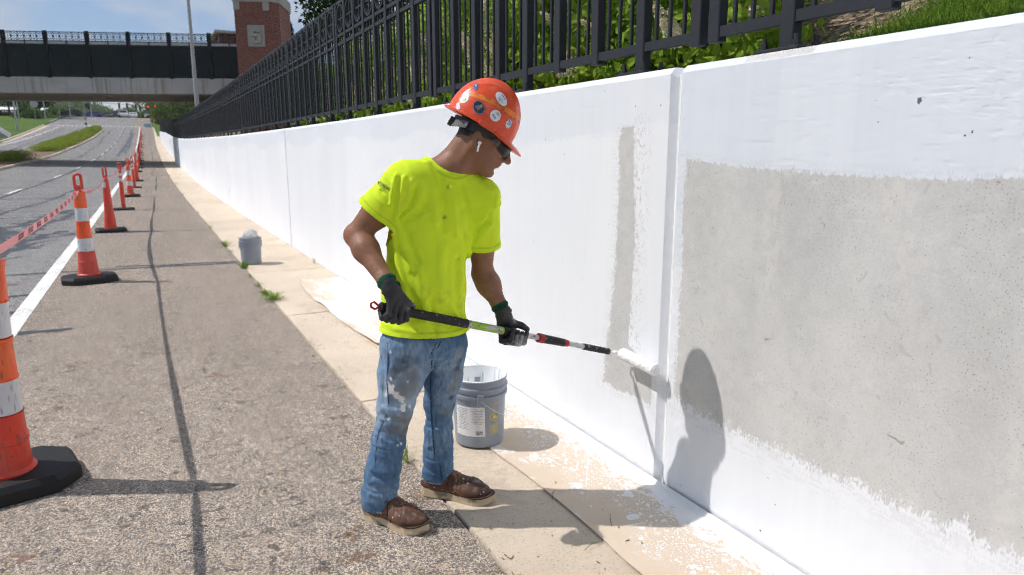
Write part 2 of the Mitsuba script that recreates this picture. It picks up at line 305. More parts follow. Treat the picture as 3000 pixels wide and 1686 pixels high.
# ------------------------------------------------------------------ retaining wall
def lin(x, xs, ys):
    r = mi.Float(ys[0])
    for i in range(len(xs) - 1): r += (ys[i + 1] - ys[i]) * dr.clip((x - xs[i]) / (xs[i + 1] - xs[i]), 0, 1)
    return r
def wall_col(p, n, uv):
    y, z = p.y, p.z
    pore = noise(y * 250, z * 110); mid = noise(y * 70, z * 52); wav = noise(y * 9, z * 9) - .5
    lo, hi = lin(y, [.98, .99, 1.05, 1.2, 1.5, 1.9, 2.2], [.455, .50, .44, .443, .443, .428, .452]), lin(y, [.9, 1.2, 1.45, 1.85, 2.1, 2.3], [1.488, 1.472, 1.470, 1.488, 1.507, 1.524])
    a = dr.minimum(dr.minimum((z - lo + wav * .02) / .034, (hi - z + wav * .008) / .010), (2.262 - y + wav * .010 + .018 * (noise(z * 4, 3.) - .5)) / .013)
    l, r = lin(z, [.35, .5, .78, 1.13, 1.5], [2.815, 2.80, 2.76, 2.728, 2.73]), lin(z, [.36, .50, .56, .62, .8, 1.15, 1.66], [2.42, 2.42, 2.50, 2.615, 2.60, 2.588, 2.625])
    b = dr.minimum(dr.minimum((l - y + wav * .018) / .016, (y - r + wav * .010) / .008), dr.minimum((1.664 - z + wav * .004) / .004, (z - .36 + wav * .03) / .014))
    e = dr.maximum(a, b)                                       # signed distance in widths of the dragged edge
    bare = smoothstep(-.55, .55, e + (pore - .5) * 1.5 + (mid - .5) * 1.2)
    speck = smoothstep(.60, .70, noise(y * 210, z * 120) * .6 + mid * .4) * smoothstep(2.44, 2.59, y) * smoothstep(2.66, 2.60, y) * smoothstep(.5, .65, z) * smoothstep(1.78, 1.62, z) * .7
    thin = smoothstep(-5., -.5, e) * smoothstep(.42, .62, noise(y * 16, z * 130) * .5 + pore * .5) * .30       # paint stretched thin by the roller
    coat = fbm(y * .9 + 3, z * .7, 2.) * .45 + noise(y * 4, z * .8) * .3 + noise(y * 52, z * 3) * .25
    lap = smoothstep(.5, .515, noise(y * 3.1, z * .35 + 8)) * .5 + smoothstep(.5, .51, noise(y * 1.7 + 4, z * 1.1)) * .5
    white = mix((.725, .745, .775), (.81, .823, .84), coat * .85 + lap * .25)
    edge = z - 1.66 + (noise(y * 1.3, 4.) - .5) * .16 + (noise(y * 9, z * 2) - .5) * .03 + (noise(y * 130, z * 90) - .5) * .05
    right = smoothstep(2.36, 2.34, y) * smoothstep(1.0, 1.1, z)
    one = dr.maximum(smoothstep(-.022, .022, edge) * .42, right * .95)                    # bluish grey mixed into the white: the strip under the fence and above the bare patch
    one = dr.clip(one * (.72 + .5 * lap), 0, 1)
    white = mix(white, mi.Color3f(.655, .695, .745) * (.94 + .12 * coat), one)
    d1, d2, c = voronoi(y * 5.3, z * 5.3)
    hole = smoothstep(.020, .010, d1 / dr.maximum(.3, noise(y * 2, z * 2) * 1.6) + (noise(y * 300, z * 300) - .5) * .012) * smoothstep(.66, .68, c)
    for hy, hz, hr in ((1.276, 1.697, .0105), (1.117, 1.603, .005), (1.40, 1.64, .003), (3.43, 1.62, .005), (3.23, 1.535, .004)): hole = dr.maximum(hole, smoothstep(hr, hr * .6, dr.sqrt(dr.square(y - hy) * 1.5 + dr.square(z - hz)) + (noise(y * 220, z * 220) - .5) * .004))
    g1, g2, gc = voronoi(y * 34, z * 34); h1, h2, hc = voronoi(y * 78 + 5, z * 78)
    pin = dr.maximum(smoothstep(.075, .04, g1) * smoothstep(.80, .82, gc), smoothstep(.14, .08, h1) * smoothstep(.62, .64, hc) * smoothstep(.35, .6, fbm(y * 6, z * 3, 1.)))
    cloud = fbm(y * 2.4, z * 1.6, 5.); vert = noise(y * 7, z * .6, 2.); band = fbm(y * 9, z * 1.8, 8.)
    conc = mix((.455, .452, .436), (.66, .652, .626), cloud * .62 + vert * .22 + (noise(y * 240, z * 240) - .5) * .30 + (noise(y * 26, z * 26) - .5) * .24 + .05)
    conc = mix(conc, (.69, .66, .61), smoothstep(.50, .80, band) * smoothstep(.30, .70, noise(y * 60, z * 40)) * .32)     # lime bloom
    q1, q2, qc = voronoi(y * 11 + noise(y * 24, z * 24), z * 13 + noise(y * 24, z * 24, 5))
    conc = mix(conc, (.42, .415, .395), smoothstep(.17, .08, q1) * smoothstep(.86, .88, qc) * .5)                        # small flat scars
    conc = mix(conc, (.16, .14, .12), pin * .75)
    conc = mix(conc, (.33, .22, .14), smoothstep(.10, .05, q1) * smoothstep(.965, .97, qc) * .7)
    far = smoothstep(30., 14., y)
    top = smoothstep(1.876, 1.880, z) * smoothstep(.17, .155, dr.abs(y - 1.82) + (noise(y * 30, p.x * 30) - .5) * .03); bare = dr.maximum(bare, top)
    return mix(mix(white, (.05, .05, .052), hole * far * .9), conc, dr.clip(bare + speck + thin * (1 - bare), 0, 1))
def wall_h(p, n, uv):
    y, z = p.y, p.z
    return noise(y * 26, z * 42) * .5 + noise(y * 14, z * 150) * .3 + noise(y * 90, z * 150) * .35 + noise(y * 240, z * 240) * .25 - smoothstep(.72, .80, noise(y * 46, z * 60, 3)) * .8
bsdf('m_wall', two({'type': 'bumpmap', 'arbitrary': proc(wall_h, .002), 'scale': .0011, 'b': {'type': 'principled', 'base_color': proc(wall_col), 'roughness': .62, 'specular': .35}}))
wall = thing('retaining_wall', 'long white painted concrete retaining wall with a bare grey patch beside its groove', 'wall')
PE = [-7.1, 2.345] + [2.345 + 9.375 * k for k in range(1, 11)] + [110.]
for y0, y1 in zip(PE[:-1], PE[1:]):
    c = .036; ys = np.unique(np.r_[y0 + .004, y0 + c, np.linspace(y0 + c, y1 - c, 6), y1 - c, y1 - .004])
    rows = []
    for y in ys:
        e = c if (y < y0 + c * .9 or y > y1 - c * .9) else 0.
        b, t = float(zr(y)) - .12, float(wt(y))
        tt = t - e * .6
        rows.append([(WX + e, y, b), (WX + e, y, tt - .030), (WX + e + .003, y, tt - .025), (WX + e + .024, y, tt - .002), (WX + e + .028, y, tt), (WX + .29, y, tt), (WX + .3, y, tt - .02), (WX + .3, y, b)])
    v = np.array(rows); n, k = v.shape[:2]; v = v.reshape(-1, 3); f = []
    for i in range(n - 1):
        for j in range(k - 1): f += [[i * k + j, i * k + j + 1, (i + 1) * k + j + 1], [i * k + j, (i + 1) * k + j + 1, (i + 1) * k + j]]
    for i in (0, n - 1):
        f += [[i * k, i * k + j, i * k + j + 1] for j in range(1, k - 1)]
    f = np.array(f); 
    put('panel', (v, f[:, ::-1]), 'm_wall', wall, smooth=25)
    if y1 < 108: put('joint_filler', box(WX + .030, WX + .25, y1 - .012, y1 + .012, float(zr(y1)) - .1, float(wt(y1)) - .03), 'm_white', wall)
# ------------------------------------------------------------------ fence on the wall
fence = thing('metal_fence', 'black metal fence of posts and pickets with a band of rings, on the white wall', 'fence')
FX = 2.13; PW, PD = .031, .025
ring = []
for k in range(24):
    a = 2 * np.pi * k / 24; ring.append((0, .146 * math.cos(a), .146 * math.sin(a)))
def ring_mesh():
    R0, R1, D, n = .154, .136, .02, 28; v, f = [], []
    a = np.arange(n) * 2 * np.pi / n
    for r, x in ((R0, -D), (R0, D), (R1, D), (R1, -D)): v.append(np.stack([np.full(n, x), r * np.cos(a), r * np.sin(a)], 1))
    v = np.vstack(v)
    for q in range(4):
        for j in range(n):
            b = ((q + 1) % 4) * n; k = (j + 1) % n; f += [[q * n + j, q * n + k, b + k], [q * n + j, b + k, b + j]]
    m = trimesh.Trimesh(v, np.array(f)[:, ::-1], process=False)
    return cat(m, box(-.008, .008, -.137, .137, -.008, .008), box(-.0075, .0075, -.0085, .0085, -.137, .137))
def bolt_mesh():
    hexa = trimesh.creation.cylinder(.015, .016, sections=6); hexa.apply_translation((0, 0, .014))
    wsh = trimesh.creation.cylinder(.021, .006, sections=16); wsh.apply_translation((0, 0, .003))
    st = trimesh.creation.cylinder(.009, .022, sections=10); st.apply_translation((0, 0, .031)); return cat(wsh, hexa, st)
RM, BM = ring_mesh(), bolt_mesh()
picket_ply = mikit.ply(bbox(-.008, .008, -.008, .008, 0, .715, .002), 'm_fence', smooth=False)
picket2_ply = mikit.ply(bbox(-.008, .008, -.008, .008, 0, .07, .002), 'm_fence')
post_ply = {k: mikit.ply(bbox(-PD, PD, -PW, PW, a, 1.34, .004), 'm_fence') for k, a in (('hang', .085), ('foot', .012))}
ring_ply = mikit.ply(RM, 'm_fence', smooth=35)
plate_ply = mikit.ply(bbox(-.075, .075, -.10, .10, .001, .014, .003), 'm_fence')
bolt_ply = mikit.ply(BM, 'm_bolt', smooth=30)
far_posts, far_pick, far_rail, far_ring = [], [], [], []
for s in range(-1, 35):
    y0 = 2.335 + 3.1 * s; near = s < 11
    if y0 + 3 > 110: break
    ys = y0 + .374 * np.arange(9); t = wt(ys)
    for k in range(9):
        foot = k in (1, 4, 7); M = (FX, ys[k], t[k])
        if near:
            put('post', post_ply['foot' if foot else 'hang'], None, fence, to=T().translate(M))
            if foot:
                pl = put('base_plate', plate_ply, None, fence, to=T().translate(M))
                for bx, by in ((-.052, -.072), (-.052, .072), (.052, -.072), (.052, .072)):
                    if s < 4: put('bolt', bolt_ply, None, pl, to=T().translate((FX + bx, ys[k] + by, t[k] + .014)))
        else:
            far_posts.append(box(FX - PD, FX + PD, ys[k] - PW, ys[k] + PW, t[k] + (.012 if foot else .085), t[k] + 1.34))
    za, zb = t[0], t[-1]; a, b = ys[0] + PW, ys[-1] - PW
    for z, h in ((.125, .04), (.87, .032), (.965, .032), (1.32, .035)):
        r = beam((FX, a, za + z), (FX, b, zb + z), .036, h)
        put('rail', r, 'm_fence', fence) if near else far_rail.append(r)
    for k in range(8):
        ym = (ys[k] + ys[k + 1]) / 2; tm = (t[k] + t[k + 1]) / 2
        if near: put('ring', ring_ply, None, fence, to=T().translate((FX, ym, tm + 1.1425)))
        elif s < 20: far_ring.append(moved(RM, (FX, ym, tm + 1.1425)))
        else: far_ring.append(box(FX - .008, FX + .008, ym - .15, ym - .13, tm + .99, tm + 1.29))
        for q in (-1, 0, 1):
            y = ym + q * .0935 * (1 if q else 0)
            if near:
                put('picket', picket_ply, None, fence, to=T().translate((FX, y, tm + .142)))
                put('short_picket', picket2_ply, None, fence, to=T().translate((FX, y, tm + .883)))
            else: far_pick.append(box(FX - .008, FX + .008, y - .008, y + .008, tm + .142, tm + .955))
for nm, ms in (('distant_posts', far_posts), ('distant_pickets', far_pick), ('distant_rails', far_rail), ('distant_rings', far_ring)):
    put(nm, cat(ms), 'm_fence', fence, kind='stuff')
# ------------------------------------------------------------------ bridge over the road
BK, BY = .40, 52.4                                             # the near face runs along y = BY - BK (x - 2)
BD = np.array([1, -BK, 0]) / math.hypot(1, BK); BN = np.array([BK, 1, 0]) / math.hypot(1, BK)
B0 = np.array([2., BY, 0])
def bm(s0, s1, n0, n1, z0, z1, ch=None):
    """A box in bridge axes: s along it from x = 2, n away from the camera."""
    m = box(s0, s1, n0, n1, z0, z1) if ch is None else bbox(s0, s1, n0, n1, z0, z1, ch); M = np.eye(4); M[:3, 0], M[:3, 1] = BD, BN; M[:3, 3] = B0; m.apply_transform(M); return m
def bconc_col(p, n, uv):
    s = p.x * .93 - p.y * .37
    streak = smoothstep(.60, .78, noise(s * 2.6, p.z * .10)) * smoothstep(.2, .8, noise(s * 9, p.z * .5, 2.))
    thin = smoothstep(.70, .80, noise(s * 6.5, p.z * .12, 5.))
    c = mix((.33, .325, .315), (.43, .425, .41), fbm(s * .8, p.z * 2.))
    return mix(mix(c, (.17, .145, .12), streak * .55), (.20, .165, .13), thin * .5)
plain('m_bridge_concrete', proc(bconc_col), .85, .2)
plain('m_screen', (.003, .0095, .013), .45, .18)
plain('m_frame', (.003, .0045, .007), .5, .2)
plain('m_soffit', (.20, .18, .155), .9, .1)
br = thing('footbridge', 'concrete bridge with dark green screen panels and a lattice rail across the road', 'bridge')
S0, S1 = -26., 14.
put('girder', bm(S0, S1, 0, .45, 5.33, 6.36, .03), 'm_bridge_concrete', br)
put('girder', bm(S0, S1, 8.0, 8.45, 5.33, 6.36, .03), 'm_bridge_concrete', br)
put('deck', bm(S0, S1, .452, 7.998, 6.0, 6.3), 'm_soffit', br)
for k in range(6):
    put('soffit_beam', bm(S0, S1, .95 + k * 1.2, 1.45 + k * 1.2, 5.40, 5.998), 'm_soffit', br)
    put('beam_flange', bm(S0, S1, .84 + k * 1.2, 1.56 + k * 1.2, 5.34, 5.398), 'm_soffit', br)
def on_face(px, py):
    d = ray(px, py); t = (BY + 2 * BK) / (d[1] + BK * d[0]); return EYE + d * t
def s_of(px, py=100): return float((on_face(px, py) - B0) @ BD)
tops = [s_of(x / 2.576, y / 2.576) for x, y in ((10, 215), (330, 225), (648, 232), (958, 240), (1268, 247), (1573, 255))]
pitch = (tops[-1] - tops[0]) / 5; posts = [tops[0] + pitch * k for k in range(-3, 7)]
ZT, ZR0, ZP = 9.16, 8.62, 8.42
for i, s in enumerate(posts):
    put('post', bm(s - .11, s + .11, -.06, .12, 6.30, ZT + .08, .01), 'm_frame', br)
    if i == len(posts) - 1: break
    e = min(posts[i + 1], posts[-1] + .2); mid = (s + e) / 2
    put('mullion', bm(mid - .035, mid + .035, .0, .06, 6.361, ZR0), 'm_frame', br)
    put('screen_panel', bm(s + .112, mid - .037, .02, .05, 6.361, ZP), 'm_screen', br)
    put('screen_panel', bm(mid + .037, e - .112, .02, .05, 6.361, ZP), 'm_screen', br)
    put('clear_panel', bm(s + .112, mid - .037, .024, .046, ZP + .002, ZR0 - .03), 'm_galv', br)
    put('clear_panel', bm(mid + .037, e - .112, .024, .046, ZP + .002, ZR0 - .03), 'm_galv', br)
    lat = [bm(s + .112, e - .112, .0, .06, ZR0 - .028, ZR0 + .02), bm(s + .112, e - .112, .0, .06, ZT - .03, ZT + .02)]
    n = 6; w = (e - s - .224) / n; zc = (ZR0 + ZT) / 2; hh = (ZT - ZR0) / 2 - .03
    for k in range(n):
        c = s + .112 + w * (k + .5); ra = min(w, 2 * hh) * .47
        th = np.linspace(0, 2 * np.pi, 17)
        P = lambda a, b: B0 + BD * a + BN * .03 + np.array([0, 0, b])
        lat.append(tube([P(c + ra * math.cos(t), zc + ra * math.sin(t)) for t in th], .021, 4, False))
        lat.append(tube([P(c - ra, zc), P(c + ra, zc)], .012, 4)); lat.append(tube([P(c, zc - ra), P(c, zc + ra)], .012, 4))
        for sx in (-1, 1):
            for sz in (-1, 1): lat.append(tube([P(c + sx * ra * .7, zc + sz * ra * .7), P(c + sx * w / 2, zc + sz * hh)], .020, 4))
        lat.append(bm(c + w / 2 - .045, c + w / 2 + .045, .012, .048, zc - .07, zc + .07))
    put('lattice_rail', cat(lat), 'm_frame', br)
put('rear_screen', bm(S0, S1, 8.2, 8.24, 6.361, 7.5), 'm_screen', br)
def brick_far(p, n, uv):
    u = p.x * .93 - p.y * .37 + p.x * n.y * 0.; r = dr.floor(p.z / .075); q = (u / .22) + .5 * (r - 2 * dr.floor(r / 2))
    fu, fz = q - dr.floor(q), p.z / .075 - r
    m = smoothstep(.0, .06, dr.minimum(fu, 1 - fu)) * smoothstep(.05, .16, dr.minimum(fz, 1 - fz))
    c = mix((.135, .038, .026), (.235, .070, .048), cell_rand(dr.floor(q), r, 3))
    return mix((.26, .20, .17), c, m)
plain('m_brick', proc(brick_far), .85, .2)
plain('m_stone', (.36, .35, .32), .8, .2)
tw = thing('brick_tower', 'red brick bridge tower with a stone cap and a square stone letter plaque', 'tower')
ts0 = s_of(701, 140); ts1 = s_of(806, 130); tp = 11.6
tz = float(on_face(760, 12)[2])
def tower_poly(g=0.):
    c = .45
    return [(ts0 - g, -.62 - g), (ts1 + g, -.62 - g), (ts1 + c + g, -.62 + c - g * .4), (ts1 + c + g, 3.2 + g), (ts0 - g, 3.2 + g)]
def tprism(g, z0, z1):
    m = prism(Polygon(tower_poly(g)), z0, z1); M = np.eye(4); M[:3, 0], M[:3, 1] = BD, BN; M[:3, 3] = B0; m.apply_transform(M); return m
put('brick_shaft', tprism(0, .5, tz), 'm_brick', tw)
put('stone_cap', tprism(.07, tz + .002, tz + .7), 'm_stone', tw)
put('stone_cap', tprism(-.1, tz + .702, tz + 1.3), 'm_stone', tw)
for s, e in ((ts0 - .03, ts0 + .36), (ts1 - .52, ts1 - .10)):
    put('corner_block', bm(s, e, -.645, -.2, tz - .52, tz + .001, .015), 'm_stone', tw)
put('recess_band', bm(ts0 + .45, ts1 - .6, -.645, -.4, tz - .85, tz - .78), 'm_brick', tw)
a, b = on_face(731, 79), on_face(785, 143); sa, sb = s_of(731, 79) + .0, s_of(785, 143); za, zb = b[2], a[2]
pq = put('plaque', bm(sa, sb, -.69, -.4, za, zb, .03), 'm_stone', tw)
h = zb - za; w = sb - sa; sc, zc = (sa + sb) / 2, (za + zb) / 2
def letter_poly():                                             # a square-shouldered block letter S with a rim
    x, y = w * .27, h * .33; t = h * .135
    pts = [(x, y - t * 1.25), (x, y), (-x, y), (-x, -t * .1), (x - t, -t * .1 - .02), (x - t, -y + t), (-x + t, -y + t), (-x + t, -y + t * 1.7), (-x, -y + t * 1.7), (-x, -y), (x, -y), (x, t * .75), (-x + t, t * .75 + .02), (-x + t, y - t), (x - t, y - t), (x - t, y - t * 1.25)]
    return Polygon(pts).buffer(.03).buffer(-.03)
L = prism(letter_poly(), 0, .13); M = np.eye(4); M[:3, 0], M[:3, 1], M[:3, 2] = BD, [0, 0, 1], -BN; M[:3, 3] = B0 + BD * sc - BN * .688 + [0, 0, zc]; L.apply_transform(M)
put('letter', L, 'm_stone', pq)
fr = Polygon([(-w / 2 + .06, -h / 2 + .06), (w / 2 - .06, -h / 2 + .06), (w / 2 - .06, h / 2 - .06), (-w / 2 + .06, h / 2 - .06)]); fr = fr.difference(fr.buffer(-.06, join_style=2))
L = prism(fr, 0, .03); L.apply_transform(M); put('rim', L, 'm_stone', pq)
# sloped concrete abutment at the far left end
q = np.array([-14.5, 104., 3.0])
ab = trimesh.convex.convex_hull(np.array([(x, y, z) for y in (104., 112.) for x, z in ((-30, 5.6), (-17.2, 5.2), (-16.9, 5.1), (-14.5, 3.25), (-14.45, 3.0), (-30, 3.0))]))
put('abutment', ab, 'm_bridge_concrete', label='grey sloped concrete wall end at the left edge beside the far lawn', cat='wall')

# ------------------------------------------------------------------ light pole by the bridge
q = on_y(572, 325, 41.); r = .105
lp = thing('street_light', 'tall grey metal light pole standing behind the fence before the bridge', 'street light')
gz0 = float(bank(q[0] + .05, 41.)); px_, py_ = q[0] + .12, 41.
put('pole', moved(lathe([(0, 0), (r * 1.15, 0), (.055, 10.5), (0, 10.5)], 20), (px_, py_, gz0 - .05)), 'm_galv', lp, smooth=40)
put('base_plate', bbox(px_ - .2, px_ + .2, py_ - .2, py_ + .2, gz0, gz0 + .04), 'm_galv', lp)
put('arm', tube([(px_, py_, gz0 + 10.3), (px_ - .8, py_, gz0 + 10.8), (px_ - 2., py_, gz0 + 10.95)], .04, 10), 'm_galv', lp, smooth=50)
put('lamp_head', bbox(px_ - 2.7, px_ - 1.95, py_ - .16, py_ + .16, gz0 + 10.85, gz0 + 11.02, .04), 'm_galv', lp)

# ------------------------------------------------------------------ median with low shrubs
xm0 = lambda y: np.interp(y, [20, 50, 58, 69, 83, 109, 126], [-8.1, -7.75, -7.55, -6.95, -6.62, -5.65, -5.3])       # kerb on our side
xm1 = lambda y: np.interp(y, [20, 70, 95, 104, 124, 128], [-10.0, -9.9, -9.2, -8.7, -7.3, -6.6])
ym = np.r_[np.arange(6, 54, 3.), np.arange(54, 127, 1.5)]
def kerb(name, x0, x1, ya, hgt):
    n = len(ya); z = zr(ya); A = np.stack
    v = np.vstack([A([x0, ya, z - .02], 1), A([x0, ya, z + hgt - .02], 1), A([x0 + np.sign(x1 - x0) * .02, ya, z + hgt], 1), A([x1, ya, z + hgt], 1), A([x1, ya, z - .02], 1)]); f = []
    for j in range(4):
        for i in range(n - 1): f += [[j * n + i, j * n + i + 1, (j + 1) * n + i + 1], [j * n + i, (j + 1) * n + i + 1, (j + 1) * n + i]]
    put(name, (v, np.array(f)), 'm_gutter', kind='structure', smooth=30)
kerb('median_kerb', xm0(ym), xm0(ym) - .16, ym, .15); kerb('median_kerb', xm1(ym), xm1(ym) + .16, ym, .15)
put('median_soil', strip(xm1(ym) + .15, xm0(ym) - .15, ym, .12), 'm_mulch', kind='structure')
yk = np.r_[np.arange(84, 141, 3.)]; kerb('left_kerb', np.full_like(yk, -14.2), np.full_like(yk, -14.42), yk, .15)
yk = np.arange(6, 84, 3.); kerb('left_kerb', np.full_like(yk, -14.2), np.full_like(yk, -14.42), yk, .15)
yk = np.arange(96, 141, 3.); put('roadside_strip', strip(np.full_like(yk, -14.19), np.interp(yk, [96, 141], [-13.75, -13.4]), yk, .006), 'm_gutter', kind='structure')
yk = np.arange(112, 152, 3.); put('verge', strip(np.full_like(yk, 1.75), np.full_like(yk, 6.), yk, .02), 'm_grass', kind='structure')

# ------------------------------------------------------------------ foliage makers
def leaf_cards(P, N, size, rs, bend=.25, wide=.5):
    """Folded, bent leaves (6 triangles each) at points P whose blades face roughly along N."""
    n = len(P); N = N / (np.linalg.norm(N, axis=1, keepdims=True) + 1e-9)
    t = rs.normal(size=(n, 3)); t -= N * (t * N).sum(1, keepdims=True); t /= np.linalg.norm(t, axis=1, keepdims=True) + 1e-9
    b = np.cross(N, t); s = size * (.6 + .8 * rs.random(n)); s = s[:, None]
    q = lambda u, v, w: P + t * u * s + b * v * s + N * w * s
    v = np.stack([q(0, 0, 0), q(.35, wide * .5, .05), q(.42, 0, -.06 - 0 * bend), q(.35, -wide * .5, .05), q(.75, wide * .36, -bend * .35), q(.78, 0, -bend * .55), q(.75, -wide * .36, -bend * .35), q(1.08, 0, -bend)], 1)
    f = np.array([[0, 2, 1], [0, 3, 2], [1, 2, 5], [1, 5, 4], [2, 3, 6], [2, 6, 5], [4, 5, 7], [5, 6, 7]])
    return v.reshape(-1, 3), (f[None] + (np.arange(n) * 8)[:, None, None]).reshape(-1, 3)
def small_cards(P, size, rs, asp=.55):
    """Leaf-sized two-triangle blades for far foliage."""
    n = len(P); t = rs.normal(size=(n, 3)); t /= np.linalg.norm(t, axis=1, keepdims=True); b = rs.normal(size=(n, 3)); b -= t * (b * t).sum(1, keepdims=True); b /= np.linalg.norm(b, axis=1, keepdims=True)
    s = (size * (.6 + .8 * rs.random(n)))[:, None]
    v = np.stack([P - t * s * .5, P + b * s * asp * .5, P + t * s * .5, P - b * s * asp * .5], 1).reshape(-1, 3)
    f = np.array([[0, 1, 2], [0, 2, 3]]); return v, (f[None] + (np.arange(n) * 4)[:, None, None]).reshape(-1, 3)
def leafm(key, c, tr=.55, rough=.5): return bsdf(key, {'type': 'principledthin', 'base_color': rgb(*c) if isinstance(c, tuple) else c, 'roughness': rough, 'diff_trans': tr, 'eta': 1.4})
def leaf_var(a, b, f=2.5): return proc(lambda p, n, uv: mix(a, b, dr.clip(noise(p.x * f, p.y * f, p.z * f) * .7 + cell_rand(p.x * 23, p.y * 23, p.z * 23) * .45 - .05, 0, 1)))
leafm('m_leaf_shrub', leaf_var((.20, .37, .04), (.52, .68, .10), 3.), .9)
leafm('m_leaf_juniper', leaf_var((.11, .19, .028), (.42, .50, .065), 1.1), .8)
leafm('m_leaf_tree', leaf_var((.05, .11, .026), (.14, .22, .055), .5), .7)
leafm('m_leaf_yellow', leaf_var((.08, .12, .02), (.17, .20, .035), .5), .7)
leafm('m_leaf_dark', leaf_var((.012, .03, .010), (.03, .055, .018), .5), .4)
plain('m_bark', (.075, .055, .04), .9, .1)
leafm('m_flower', (.86, .78, .60), .6)

def puff(c, R, n, rs, flat=.9):
    """Points through a clumpy crown: several lobes, denser toward their skins."""
    k = max(5, int(n ** .33)); L = rs.normal(size=(k, 3)); L /= np.linalg.norm(L, axis=1, keepdims=True); L *= (rs.random(k) ** .4)[:, None] * .62; L[:, 2] = L[:, 2] * flat + .05
    r = .34 + .22 * rs.random(k); i = rs.integers(0, k, n)
    d = rs.normal(size=(n, 3)); d /= np.linalg.norm(d, axis=1, keepdims=True); rad = r[i] * rs.random(n) ** .3
    return np.asarray(c) + (L[i] + d * rad[:, None]) * np.asarray(R)
def tree(name, label, c, R, n, size, mat, trunk_r, ground_z, seed, group=None, lean=0., cat_='tree'):
    rs_ = np.random.default_rng(seed); t = thing(name, label, cat_, group); c = np.asarray(c, float); R = np.asarray(R, float) * np.ones(3)
    top = c + [0, 0, R[2] * .5]; base = np.array([c[0] - lean, c[1], ground_z])
    pts = np.linspace(base, top, 6); pts[1:-1, :2] += rs_.normal(0, .02 * R[0], (4, 2)); wood = [tube(pts, np.linspace(trunk_r, trunk_r * .25, 6), 7)]
    for k in range(7):
        a = rs_.random() * 6.28; s = pts[2] * .5 + pts[3] * .5 + (pts[4] - pts[2]) * rs_.random() * .5; e = c + np.array([math.cos(a) * R[0] * .7, math.sin(a) * R[1] * .7, R[2] * (rs_.random() - .3) * .8])
        wood.append(tube([s, s * .5 + e * .5 + [0, 0, .1 * R[2]], e], [trunk_r * .4, trunk_r * .25, trunk_r * .08], 5))
    put('trunk', cat(wood), 'm_bark', t, smooth=50)
    put('crown', small_cards(puff(c, R, n, rs_), size, rs_), mat, t, kind='stuff')
    return t

# low junipers on the median, one object per shrub
k = 0
ORD = 'first second third fourth fifth sixth seventh eighth ninth tenth eleventh twelfth thirteenth fourteenth fifteenth sixteenth seventeenth eighteenth nineteenth twentieth'.split()
for y in np.r_[[60.5, 62.6], np.arange(77, 124, 2.6)]:
    rs_ = np.random.default_rng(100 + k); x0, x1 = float(xm1(y)) + .2, float(xm0(y)) - .15; w = (x1 - x0)
    if w < .5: continue
    c = ((x0 + x1) / 2, y, float(zr(y)) + .38); P = puff(c, (w * .62, 1.75, .62), 5200, rs_, .8); P = P[P[:, 2] > float(zr(y)) + .05]
    d = P - np.array(c) + [0, 0, .2]; V_, F_ = small_cards(P, .10, rs_, .3)
    t = thing('juniper_shrub', ('low green shrub at the left edge on the near piece of median', 'low green shrub at the left edge, just behind the nearest one')[k] if k < 2 else f'low yellow green shrub in the median row, {ORD[k - 2]} from its near end', 'shrub', 'shrubs on the median')
    put('foliage', (V_, F_), 'm_leaf_juniper', t, kind='stuff')
    put('stem', cat([tube([(c[0], c[1], float(zr(y)) + .1), tuple(P[j])], [.03, .008], 5) for j in rs_.integers(0, len(P), 9)]), 'm_bark', t)
    k += 1
# ------------------------------------------------------------------ far side: crossing, cars, signals, trees, hill
def bg(px, py, d): return on_y(px, py, d)
hx = np.linspace(-330, 60, 60); hp = []
# wooded hill as terrain
V, Fc = [], []
hill_top = lambda x: np.interp(x, [-420, -230, -172, -100, -60, -25, 0, 40], [70, 58, 49.5, 46, 38, 31, 12, 2])
ax = np.linspace(-420, 40, 93); ayy = np.linspace(420, 760, 14)
for y in ayy:
    u = 1 - ((y - 600) / 190.) ** 2
    for x in ax:
        V.append((x, y, max(-20, u * hill_top(x * 600 / 600.) * .86 + 4 * meshkit.noise(np.array([x * .02, y * .02, 0.])))))
n = len(ax)
for i in range(len(ayy) - 1):
    for j in range(n - 1): Fc += [[i * n + j, i * n + j + 1, (i + 1) * n + j + 1], [i * n + j, (i + 1) * n + j + 1, (i + 1) * n + j]]
put('hill', (np.array(V), np.array(Fc)), 'm_leaf_dark', smooth=30, kind='structure')
rs_ = np.random.default_rng(77); Vv, Ff, o = [], [], 0
for k in range(760):
    x = rs_.uniform(-400, 10); y = rs_.uniform(425, 640); u = max(0, 1 - ((y - 600) / 190.) ** 2); z = u * float(hill_top(x)) * .86
    P = puff((x, y, z + 4.5), (6.5, 6.5, 6.), 440, rs_); a, b = small_cards(P, .95, rs_, .8); Vv.append(a); Ff.append(b + o); o += len(a)
put('hill_forest', (np.vstack(Vv), np.vstack(Ff)), 'm_leaf_tree', label='distant wooded hill seen under the bridge', cat='forest', kind='stuff')

